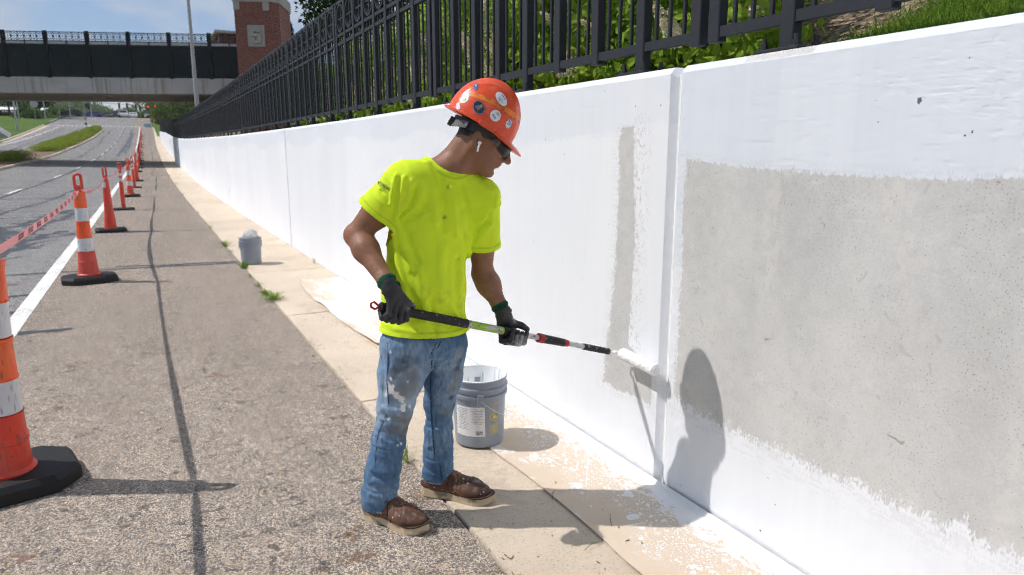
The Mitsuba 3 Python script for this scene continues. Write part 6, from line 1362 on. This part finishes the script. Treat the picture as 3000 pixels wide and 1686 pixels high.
# ------------------------------------------------------------------ roller on its pole
RA, RB = on_x(1822, 1036, 1.968), on_x(1922, 1086, 1.968)
plain('m_grip', proc(lambda p, n, uv: mix((.014, .014, .015), (.30, .29, .27), smoothstep(.62, .74, fbm(p.x * 60, p.y * 60, p.z * 60)) * .55)), .6)
plain('m_pole_green', proc(lambda p, n, uv: mix(mix((.30, .55, .06), (.50, .48, .44), smoothstep(.46, .52, fbm(p.x * 34, p.y * 34, p.z * 34))), (.22, .16, .11), smoothstep(.60, .66, fbm(p.x * 50 + 4, p.y * 50, p.z * 50)))), .55)
plain('m_steel', proc(lambda p, n, uv: mix((.52, .52, .52), (.16, .14, .12), smoothstep(.55, .65, fbm(p.x * 60, p.y * 60, p.z * 60)) * .8)), .3, .6, metallic=.4)
plain('m_red', (.38, .012, .018), .4); plain('m_paint_wet', (.84, .84, .84), .35, .5)
rl = thing('paint_roller', 'white paint roller on a black and green extension pole held by the workman', 'paint roller')
seg = lambda x0, y0, x1, y1, r0, r1, sides=20: tube([onpole(x0, y0), onpole(x1, y1)], [r0, r1], sides)
put('hanging_loop', tube([PA + pd * .0, PA - pd * .022 + UZ * .014, PA - pd * .036 + UZ * .006, PA - pd * .036 - UZ * .008, PA - pd * .020 - UZ * .013, PA], .0045, 8), 'm_red', rl, smooth=60)
put('pole_grip', seg(1114, 899, 1368, 948, .0185, .0185), 'm_grip', rl, smooth=60)
put('pole_sleeve', seg(1368, 948, 1472, 972, .0165, .0165), 'm_pole_green', rl, smooth=60)
put('clamp', seg(1472, 972, 1502, 978, .021, .019), 'm_grip', rl, smooth=60); put('clamp_ring', seg(1494, 976, 1500, 977.5, .0215, .0215), 'm_red', rl, smooth=60)
put('inner_pole', seg(1500, 977, 1590, 993, .0125, .0125), 'm_steel', rl, smooth=60)
put('end_collar', seg(1576, 990, 1590, 993, .021, .022), 'm_red', rl, smooth=60); put('lock_knob', seg(1588, 992.5, 1652, 1005, .0205, .018), 'm_grip', rl, smooth=60); put('end_collar', seg(1650, 1004.5, 1662, 1006.5, .0185, .016), 'm_red', rl, smooth=60)
put('threaded_tip', seg(1660, 1006, 1712, 1016, .0125, .0125), 'm_steel', rl, smooth=60); put('handle', seg(1708, 1015, 1783, 1030.5, .0155, .0150), 'm_grip', rl, smooth=60)
ra = (RB - RA) / np.linalg.norm(RB - RA); mid0 = RA - ra * .012
wire = [onpole(1778, 1029.5), onpole(1795, 1033), RA * .35 + onpole(1795, 1033) * .65 - np.array([.008, 0, 0]), RA - ra * .045 - np.array([.020, 0, 0]), RA - ra * .025, RA + ra * .02]
tt = np.linspace(0, 1, 40); wi = np.array(wire); wire = np.stack([np.interp(tt, np.linspace(0, 1, len(wi)), wi[:, k]) for k in range(3)], 1); wire = np.vstack([wire[0], (wire[:-2] + wire[1:-1] + wire[2:]) / 3, wire[-1]])
put('wire_frame', tube(wire, .0048, 8), 'm_paint_wet', rl, smooth=60)
put('frame_arm', tube([RA - ra * .03, RA - ra * .03 - np.array([.03, 0, .03]), RA + ra * .11 - np.array([.075, -.02, .05]), RA + ra * .15 - np.array([.06, -.02, .03])], .004, 6), 'm_paint_wet', rl, smooth=60) if False else None
L = np.linalg.norm(RB - RA); n1, n2 = 96, 110; zz = np.linspace(0, 1, n2); a = np.arange(n1) * 2 * np.pi / n1; e1 = np.cross(ra, UZ); e1 /= np.linalg.norm(e1); e2 = np.cross(ra, e1)
pz, pa = np.meshgrid(zz * L, a, indexing='ij'); cs = np.stack([np.cos(pa) * .8, np.sin(pa) * .8, pz * 34], -1)
rr_ = .0265 + .0085 * (meshkit.fbm(np.stack([np.cos(pa) * 3.2, np.sin(pa) * 3.2, pz * 120], -1), 3, 4) - .35) + .0045 * (meshkit.noise(np.stack([np.cos(pa) * 9, np.sin(pa) * 9, pz * 330], -1), 6) - .5)
rr_ *= np.clip(np.minimum(pz, L - pz) / .004, 0, 1) ** .35 * .25 + .75
v = RA + ra * pz[..., None] + rr_[..., None] * (np.cos(pa)[..., None] * e1 + np.sin(pa)[..., None] * e2); v = np.vstack([v.reshape(-1, 3), RA[None], RB[None]]); f = []
for i in range(n2 - 1):
    for j in range(n1): k = (j + 1) % n1; f += [[i * n1 + j, i * n1 + k, (i + 1) * n1 + k], [i * n1 + j, (i + 1) * n1 + k, (i + 1) * n1 + j]]
for j in range(n1): k = (j + 1) % n1; f += [[len(v) - 2, k, j], [len(v) - 1, (n2 - 1) * n1 + j, (n2 - 1) * n1 + k]]
put('sleeve', (v, np.array(f)), 'm_paint_wet', rl, smooth=True)
put('end_cap', tube([RB + ra * .0002, RB + ra * .004], [.020, .019], 24), 'm_white', rl, smooth=40)

# ------------------------------------------------------------------ gloved hands closed on the pole
def ringpt(G, off, ang, rad): a = math.radians(ang); return G + pd * off + TOC * math.cos(a) * rad + PUP * math.sin(a) * rad
def hand(G, wr, fingers, thumb, seed, palm_ang):
    tips = []
    knu = [ringpt(G, *f[0]) for f in fingers]
    def fn(P):
        d = None
        for f, k in zip(fingers, knu):
            pts = [ringpt(G, *q) for q in f]; e = chain(P, pts, [.0130, .0120, .0114, .0100][:len(pts)], .004); d = e if d is None else smin(d, e, .0018)
        pl = None
        for i, k in enumerate(knu):
            e = bone(P, wr + (k - knu[1]) * .35, k, .021, .0165); pl = e if pl is None else smin(pl, e, .016)
        d = smin(d, pl, .010)
        t = chain(P, [wr * .65 + thumb[0] * .35] + list(thumb), [.020, .018, .0145, .012], .006); d = smin(d, t, .010)
        ax = wr - (knu[1] + knu[2]) / 2; ax /= np.linalg.norm(ax); d = smin(d, bone(P, wr - ax * .005, wr + ax * .035, .027, .030), .02)
        w = meshkit.fbm(P * [70, 70, 95], 3, seed) - .5; return d - .0035 * w
    pts = np.array(knu + list(thumb) + [wr] + [ringpt(G, *q) for f in fingers for q in f]); m = surface(fn, pts.min(0) - .05, pts.max(0) + .05, .0026); relax(m, 2); return m, fn
bsdf('m_glove', two({'type': 'principled', 'base_color': VC, 'roughness': .55, 'specular': .4}))
plain('m_cuff', proc(lambda p, n, uv: mix((.010, .055, .030), (.022, .10, .055), noise(p.x * 160, p.y * 160, p.z * 60))), .9, .1)
def glove(G, wr, el, fingers, thumb, seed, white_at, label):
    m, fn = hand(G, wr, fingers, thumb, seed, 0); ax = (el - wr) / np.linalg.norm(el - wr); sv = np.asarray(m.vertices); keep = .022 - (sv - wr) @ ax; m = clip(m, keep); sv = np.asarray(m.vertices)
    n1 = meshkit.fbm(sv * 45, 4, seed); c = np.array([.030, .031, .034]) * (.6 + .8 * n1[:, None])
    for p, r, k in white_at:
        q = np.clip(1.2 - np.linalg.norm(sv - p, axis=1) / r - 1.5 * (meshkit.fbm(sv * 90, 3, seed + 2) - .42), 0, 1)[:, None] * k; c = c * (1 - q) + np.array([.58, .575, .56]) * q
    gk = put('glove', m, 'm_glove', man, smooth=True, color=np.clip(c, 0, 1), label=label)
    a = np.linspace(0, 1, 9); n2 = 40; th = np.arange(n2) * 2 * np.pi / n2; e1 = np.cross(ax, UZ); e1 /= np.linalg.norm(e1); e2 = np.cross(ax, e1); V = []
    for t in a:
        for h in th: V.append(wr + ax * (.002 + .052 * t) + (e1 * math.cos(h) + e2 * math.sin(h)) * (.0355 + .003 * math.sin(t * 9.5) + .0012 * math.sin(h * 13) + .004 * (t - .5) ** 2))
    f = []
    for i in range(8):
        for j in range(n2): k = (j + 1) % n2; f += [[i * n2 + j, i * n2 + k, (i + 1) * n2 + k], [i * n2 + j, (i + 1) * n2 + k, (i + 1) * n2 + j]]
    put('knit_cuff', (np.array(V), np.array(f)), 'm_cuff', gk, smooth=True)
F_ = lambda o, s, l: [(o, 40 + s, .047), (o + .001, -32 + s, .050 * l), (o, -98 + s, .044 * l), (o - .002, -160 + s, .034)]
glove(GR, rw, rEl, [F_(.038, 0, 1.), F_(.0130, -5, 1.06), F_(-.012, -4, 1.02), F_(-.036, 4, .92)], [ringpt(GR, .028, 130, .042), ringpt(GR, .058, 118, .034), ringpt(GR, .086, 108, .030)], 3, [(ringpt(GR, .088, 110, .030), .014, .9), (ringpt(GR, .03, 10, .055), .012, .35)], 'dark grey work glove on the pole end at the hip')
F2 = lambda o, s, l: [(o - .006, 168 + s, .046), (o - .004, -122 + s, .052 * l), (o, -52 + s, .050 * l), (o + .004, 12 + s, .036)]
glove(GL, lw, lEl, [F2(.038, 6, .93), F2(.0135, -2, 1.05), F2(-.0115, 0, 1.08), F2(-.0365, 5, .97)], [ringpt(GL, -.004, 118, .046), ringpt(GL, .034, 92, .038), ringpt(GL, .062, 78, .028)], 9, [(ringpt(GL, .010, -50, .055), .045, .85), (ringpt(GL, -.015, 100, .06), .025, .5)], 'paint whitened work glove on the forward part of the pole')

# ------------------------------------------------------------------ hard hat, glasses, earbud
plain('m_hat', proc(lambda p, n, uv: mix((.72, .075, .020), (.80, .16, .075), smoothstep(.58, .75, fbm(p.x * 30, p.y * 30, p.z * 30)) * .55 + smoothstep(.72, .8, noise(p.x * 170, p.y * 170, p.z * 170)) * .3)), .32, .5)
def hat_r(th, ph):
    """Shell in head axes: th from the crown down to the rim, ph round from the brow."""
    x, y, z = np.cos(ph) * np.sin(th), np.sin(ph) * np.sin(th), np.cos(th)
    rx = np.where(x > 0, .142, .146); k = 1 / np.sqrt((x / rx) ** 2 + (y / .121) ** 2 + (z / .178) ** 2)
    rid = .005 * np.exp(-(y / .16) ** 2) * np.clip(z * 1.6, 0, 1) + .0035 * (np.exp(-((np.abs(y) - .40) / .06) ** 2)) * np.clip(z * 2 - .2, 0, 1)
    return k + rid
HO = (-.028, 0, .068)
def hat_pt(th, ph, off=0.):
    r = hat_r(th, ph) + off; return hd(HO[0], 0, HO[2]) + (HF[None] * (np.cos(ph) * np.sin(th) * r)[:, None] + HR[None] * (np.sin(ph) * np.sin(th) * r)[:, None] + HU[None] * (np.cos(th) * r)[:, None])
n1, n2 = 84, 40; th = np.linspace(0, 1, n2) * (math.pi / 2 + .02); ph = np.arange(n1) * 2 * np.pi / n1; tt, pp = np.meshgrid(th, ph, indexing='ij')
outer = hat_pt(tt.ravel(), pp.ravel()); rows = [outer.reshape(n2, n1, 3)]
rimb = rows[0][-1]; cen = hd(HO[0], 0, HO[2]); outd = rimb - cen; outd -= HU * (outd @ HU)[:, None]; outd /= np.linalg.norm(outd, axis=1, keepdims=True); fr_ = np.cos(ph)
vis = np.clip((fr_ - .25) / .75, 0, 1); vis = vis * vis * (3 - 2 * vis); bk = np.clip((-fr_ - .45) / .5, 0, 1)
w_ = (.009 + .050 * vis + .006 * bk)[:, None]; dr_ = (.004 + .020 * vis + .006 * bk)[:, None]
rows.append((rimb + outd * w_ * .12 - HU * .003)[None]); rows.append((rimb + outd * w_ * .55 - HU * dr_ * .45)[None]); rows.append((rimb + outd * w_ - HU * dr_)[None]); rows.append((rimb + outd * (w_ - .0005) - HU * (dr_ + .004))[None]); rows.append((rimb + outd * (w_ - .005) - HU * (dr_ + .004))[None]); rows.append((rimb - outd * .004 - HU * .006)[None])
inner = hat_pt(tt.ravel(), pp.ravel(), -.005).reshape(n2, n1, 3)[::-1]; rows.append(inner[2:])
G_ = np.concatenate(rows, 0); n_ = G_.shape[0]; f = []
for i in range(n_ - 1):
    for j in range(n1): k = (j + 1) % n1; f += [[i * n1 + j, (i + 1) * n1 + k, i * n1 + k], [i * n1 + j, (i + 1) * n1 + j, (i + 1) * n1 + k]]
hat = put('hard_hat', (G_.reshape(-1, 3), np.array(f)), 'm_hat', man, smooth=35)
# accessory slot at the side, head band, ratchet
m = bbox(-.033, .033, -.006, .006, -.011, .011, .004); Mx = np.eye(4); Mx[:3, 0], Mx[:3, 1], Mx[:3, 2] = HF, HR, HU; Mx[:3, 3] = hd(-.006, .124, .066); m.apply_transform(Mx); put('accessory_slot', m, 'm_hat', hat)
plain('m_strap', (.028, .028, .03), .5); plain('m_strap_grey', (.12, .12, .115), .5)
band = []
for t in np.linspace(-1.0, 1.0, 31):
    a = math.pi + t * 2.2; band.append(hd(-.018 + .112 * math.cos(a), .086 * math.sin(a), .040 + .012 * math.cos(a)))
band = np.array(band); V_ = np.vstack([band + HU * .019, band - HU * .017, band + HU * .019 + (band - band.mean(0)) * .035, band - HU * .017 + (band - band.mean(0)) * .035]); n = len(band); f = []
for i in range(n - 1):
    for a, b in ((0, 1), (2, 3), (0, 2), (1, 3)): f += [[a * n + i, b * n + i, b * n + i + 1], [a * n + i, b * n + i + 1, a * n + i + 1]]
put('head_band', (V_, np.array(f)), 'm_strap', hat, smooth=40)
k = 0
for sgn in (1,):
    bp = np.array([hd(-.120 + .02 * t ** 2 + .030 * t, .04 + .052 * t ** .6, .012 + .020 * t) for t in np.linspace(0, 1, 8)]); V_ = np.vstack([bp + HU * .014, bp - HU * .014, bp + HU * .014 + HR * .004 - HF * .003, bp - HU * .014 + HR * .004 - HF * .003]); n = 8; f = []
    for i in range(7):
        for a, b in ((0, 1), (2, 3), (0, 2), (1, 3)): f += [[a * n + i, b * n + i, b * n + i + 1], [a * n + i, b * n + i + 1, a * n + i + 1]]
    put('nape_strap', (V_, np.array(f)), 'm_strap_grey', hat, smooth=40)
rat = moved(trimesh.creation.cylinder(.019, .018, sections=18), (0, 0, 0)); Mx[:3, 0], Mx[:3, 1], Mx[:3, 2] = HR, HU, HF; Mx[:3, 3] = hd(-.134, .022, .014); rat.apply_transform(Mx); put('ratchet_knob', rat, 'm_strap', hat, smooth=30)
rv = moved(trimesh.creation.cylinder(.006, .004, sections=12), (0, 0, 0)); Mx[:3, 0], Mx[:3, 1], Mx[:3, 2] = HF, HU, HR; Mx[:3, 3] = hd(-.078, .098, .032); rv.apply_transform(Mx); put('rivet', rv, 'm_galv', hat, smooth=30)
# stickers, lettering and a worn strip of tape, all laid on the curved shell
def hat_ang(px, py):
    """Angles on the shell seen at a point of the photograph."""
    d = ray(px, py); c = hd(HO[0], 0, HO[2]); best = None
    ts = np.linspace(2.2, 3.2, 2500); q = (EYE + d * ts[:, None] - c) @ RH.T; r = np.linalg.norm(q, axis=1); th = np.arccos(np.clip(q[:, 2] / r, -1, 1)); ph = np.arctan2(q[:, 1], q[:, 0]); k = np.argmax(r < hat_r(th, ph)); return th[k], ph[k]
def on_hat(m, th0, ph0, rot, off):
    c = hd(HO[0], 0, HO[2]); r0 = float(hat_r(np.array([th0]), np.array([ph0]))[0]); n = np.array([math.cos(ph0) * math.sin(th0), math.sin(ph0) * math.sin(th0), math.cos(th0)]); e = np.array([math.cos(ph0) * math.cos(th0), math.sin(ph0) * math.cos(th0), -math.sin(th0)]); g = np.cross(n, e)
    ux = -g * math.cos(rot) * -1 * -1 + e * math.sin(rot); ux = -g * math.cos(rot) - e * math.sin(rot); uy = np.cross(n, ux)
    v = np.asarray(m.vertices); q = n * r0 + v[:, :1] * ux + v[:, 1:2] * uy; r = np.linalg.norm(q, axis=1); th = np.arccos(np.clip(q[:, 2] / r, -1, 1)); ph = np.arctan2(q[:, 1], q[:, 0]); return trimesh.Trimesh(hat_pt(th, ph, off + v[:, 2]), m.faces, process=False)
def oval(a, b, n=40, rings=6):
    t = np.arange(n) * 2 * np.pi / n; v = [(0, 0, 0)]; f = []
    for k in range(1, rings + 1): v += [(a * k / rings * math.cos(x), b * k / rings * math.sin(x), 0) for x in t]
    for j in range(n): f.append([0, 1 + j, 1 + (j + 1) % n])
    for k in range(rings - 1):
        for j in range(n): p, q = 1 + k * n + j, 1 + k * n + (j + 1) % n; f += [[p, p + n, q + n], [p, q + n, q]]
    return trimesh.Trimesh(v, f, process=False)
def annulus(a, b, w, n=44):
    t = np.arange(n) * 2 * np.pi / n; v = [(a * math.cos(x), b * math.sin(x), 0) for x in t] + [((a - w) * math.cos(x), (b - w) * math.sin(x), 0) for x in t]; f = []
    for j in range(n): k = (j + 1) % n; f += [[j, k, n + k], [j, n + k, n + j]]
    return trimesh.Trimesh(v, f, process=False)
plain('m_sticker_white', (.74, .75, .76), .3, .5); plain('m_sticker_blue', (.015, .022, .10), .3, .5); plain('m_sticker_cream', (.70, .64, .45), .35); plain('m_gold', (.55, .40, .10), .5); plain('m_ink_blue', (.04, .07, .20), .5); plain('m_light_blue', (.04, .12, .32), .4)
plain('m_tape_orange', proc(lambda p, n, uv: mix((.80, .20, .02), (.45, .12, .03), smoothstep(.52, .7, fbm(p.x * 45, p.y * 45, p.z * 45)))), .35, .5)
def sticker(px, py, a, b, rot, mat, rows, ink, rim=None, name='sticker', label=None):
    th0, ph0 = hat_ang(px, py); s = put(name, on_hat(oval(a, b), th0, ph0, rot, .0012), mat, hat, smooth=True, label=label)
    if rim: put('rim', on_hat(annulus(a * .95, b * .95, .0014), th0, ph0, rot, .0017), rim, s)
    ms = []
    for text, h, dy in rows:
        m = meshkit.text_mesh(text, h, .0002, True); w = m.bounds[1][0] + m.bounds[0][0]; m.apply_translation((-w / 2, dy, 0)); ms.append(on_hat(m, th0, ph0, rot, .0017))
    if ms: put('lettering', cat(ms), ink, s)
    return s
pt_ = hat_ang(1150 + 250, 320)
strip_pts = []
for x0, y0 in ((1380, 275), (1400, 282), (1430, 293), (1460, 308), (1490, 326), (1512, 342), (1524, 350)): strip_pts.append(hat_ang(x0, y0))
sp = np.array(strip_pts); tq = np.linspace(0, 1, 40); th_, ph_ = np.interp(tq, np.linspace(0, 1, len(sp)), sp[:, 0]), np.interp(tq, np.linspace(0, 1, len(sp)), np.unwrap(sp[:, 1])); hw = .075
V_ = np.vstack([hat_pt(th_ - hw, ph_, .0009), hat_pt(th_, ph_, .0009), hat_pt(th_ + hw, ph_, .0009)]); n = 40; f = []
for a in (0, 1):
    for i in range(n - 1): f += [[a * n + i, (a + 1) * n + i, (a + 1) * n + i + 1], [a * n + i, (a + 1) * n + i + 1, a * n + i + 1]]
put('tape_strip', (V_, np.array(f)), 'm_tape_orange', hat, smooth=True, label='worn orange strip of tape along the side')
R0 = math.radians(149)
sticker(1469, 291, .0300, .0195, R0, 'm_sticker_white', [('LABORERS', .0034, .0105), ('No. 9282', .0036, -.008), ('Local', .0030, -.0125)], 'm_ink_blue', None, label='white oval sticker with small blue print')
sticker(1403, 316, .0285, .0225, R0, 'm_sticker_blue', [('M', .0095, .006), ('LOCAL', .0034, .0005), ('UNION', .0034, -.0045), ('No. 1191', .0036, -.0105)], 'm_gold', 'm_gold', label='dark blue oval sticker with gold lettering')
sticker(1451, 340, .0215, .0215, R0, 'm_sticker_white', [('SAFETY', .0032, .012), ('HAZARD', .0030, .0075), ('060', .0075, -.010)], 'm_ink', None, label='scuffed round white sticker reading 060')
sticker(1490, 364, .0160, .0185, R0, 'm_sticker_white', [('Turner', .0055, .006), ('Spring Valley', .0026, .001), ('164', .0065, -.0075)], 'm_ink_blue', 'm_ink_blue', label='white oval sticker reading 164')
sticker(1360, 292, .0165, .0200, R0 - .3, 'm_sticker_cream', [('LOCAL', .0034, .005), ('1191', .0036, -.003)], 'm_greyink', None, label='faded cream sticker at the back')
sticker(1395, 253, .0200, .0090, R0, 'm_light_blue', [('USA', .0050, -.002)], 'm_sticker_white', None, label='blue sticker on the crown')
th0, ph0 = hat_ang(1343, 312); s = put('sticker', on_hat(patch(.030, .016), th0 if th0 else 1.5, ph0, R0 - .2, .0014), 'm_sticker_white', hat, smooth=True, label='small white rectangular sticker above the rear rim')
# safety glasses
bsdf('m_dark_lens', two({'type': 'principled', 'base_color': rgb(.010, .010, .011), 'roughness': .12, 'specular': .35}))
gl = None
def wrap_band(a0, a1, u0f, u1f, rx, ry, n=26, thick=.002):
    a = np.linspace(a0, a1, n); c = np.cos(a); s = np.sin(a); t = np.linspace(0, 1, n); v = []
    for off in (0, thick):
        for uf in (u1f, u0f): v += [hd(.016 + (rx + off) * c[i], (ry + off) * s[i], uf(t[i])) for i in range(n)]
    f = []
    for i in range(n - 1):
        for p, q in ((0, 1), (3, 2), (2, 0), (1, 3)): f += [[p * n + i, q * n + i, q * n + i + 1], [p * n + i, q * n + i + 1, p * n + i + 1]]
    return np.array(v), np.array(f)
gl = put('glasses', wrap_band(math.radians(8), math.radians(58), lambda t: -.004 + .018 * t ** 2, lambda t: .048 - .004 * t, .108, .082), 'm_dark_lens', man, smooth=40, label='dark wraparound safety glasses')
put('lens', wrap_band(math.radians(-8), math.radians(-58), lambda t: -.004 + .018 * t ** 2, lambda t: .048 - .004 * t, .108, .082), 'm_dark_lens', gl, smooth=40)
put('bridge_piece', wrap_band(math.radians(-9), math.radians(9), lambda t: .030, lambda t: .044, .110, .084, 8), 'm_strap', gl, smooth=40)
tp_ = np.array([hd(.060, .0735, .034), hd(.03, .0795, .036), hd(.0, .0835, .035), hd(-.02, .085, .033)]); put('temple_arm', tube(tp_, [.0052, .0048, .0035, .003], 8), 'm_strap', gl, smooth=50)
put('temple_guard', wrap_band(math.radians(58.5), math.radians(76), lambda t: .020 + .009 * t, lambda t: .042 - .002 * t, .108, .082, 8), 'm_strap_grey', gl, smooth=40)
eb = hd(.002, .0935, -.002); put('earbud', cat(trimesh.creation.icosphere(3, .0075).apply_translation(eb), tube([eb + HR * .003, eb + HR * .004 - HU * .012 + HF * .004, eb + HR * .003 - HU * .033 + HF * .010 - HF * .0], [.0042, .0040, .0034], 12)), 'm_white', man, smooth=50, label='white wireless earbud with a short stem')

# ------------------------------------------------------------------ summer haze over the whole place
scene['haze_air'] = {'type': 'homogeneous', 'albedo': .95, 'sigma_t': .00022}
scene['camera']['medium'] = {'type': 'ref', 'id': 'haze_air'}
scene['haze'] = {'type': 'cube', 'to_world': T().translate((-150, 1490, 26)).scale((1000, 1560, 49)), 'bsdf': {'type': 'null'}, 'interior': {'type': 'ref', 'id': 'haze_air'}}
labels['haze'] = {'kind': 'stuff', 'label': 'thin summer haze over the road and the far hill', 'category': 'haze'}
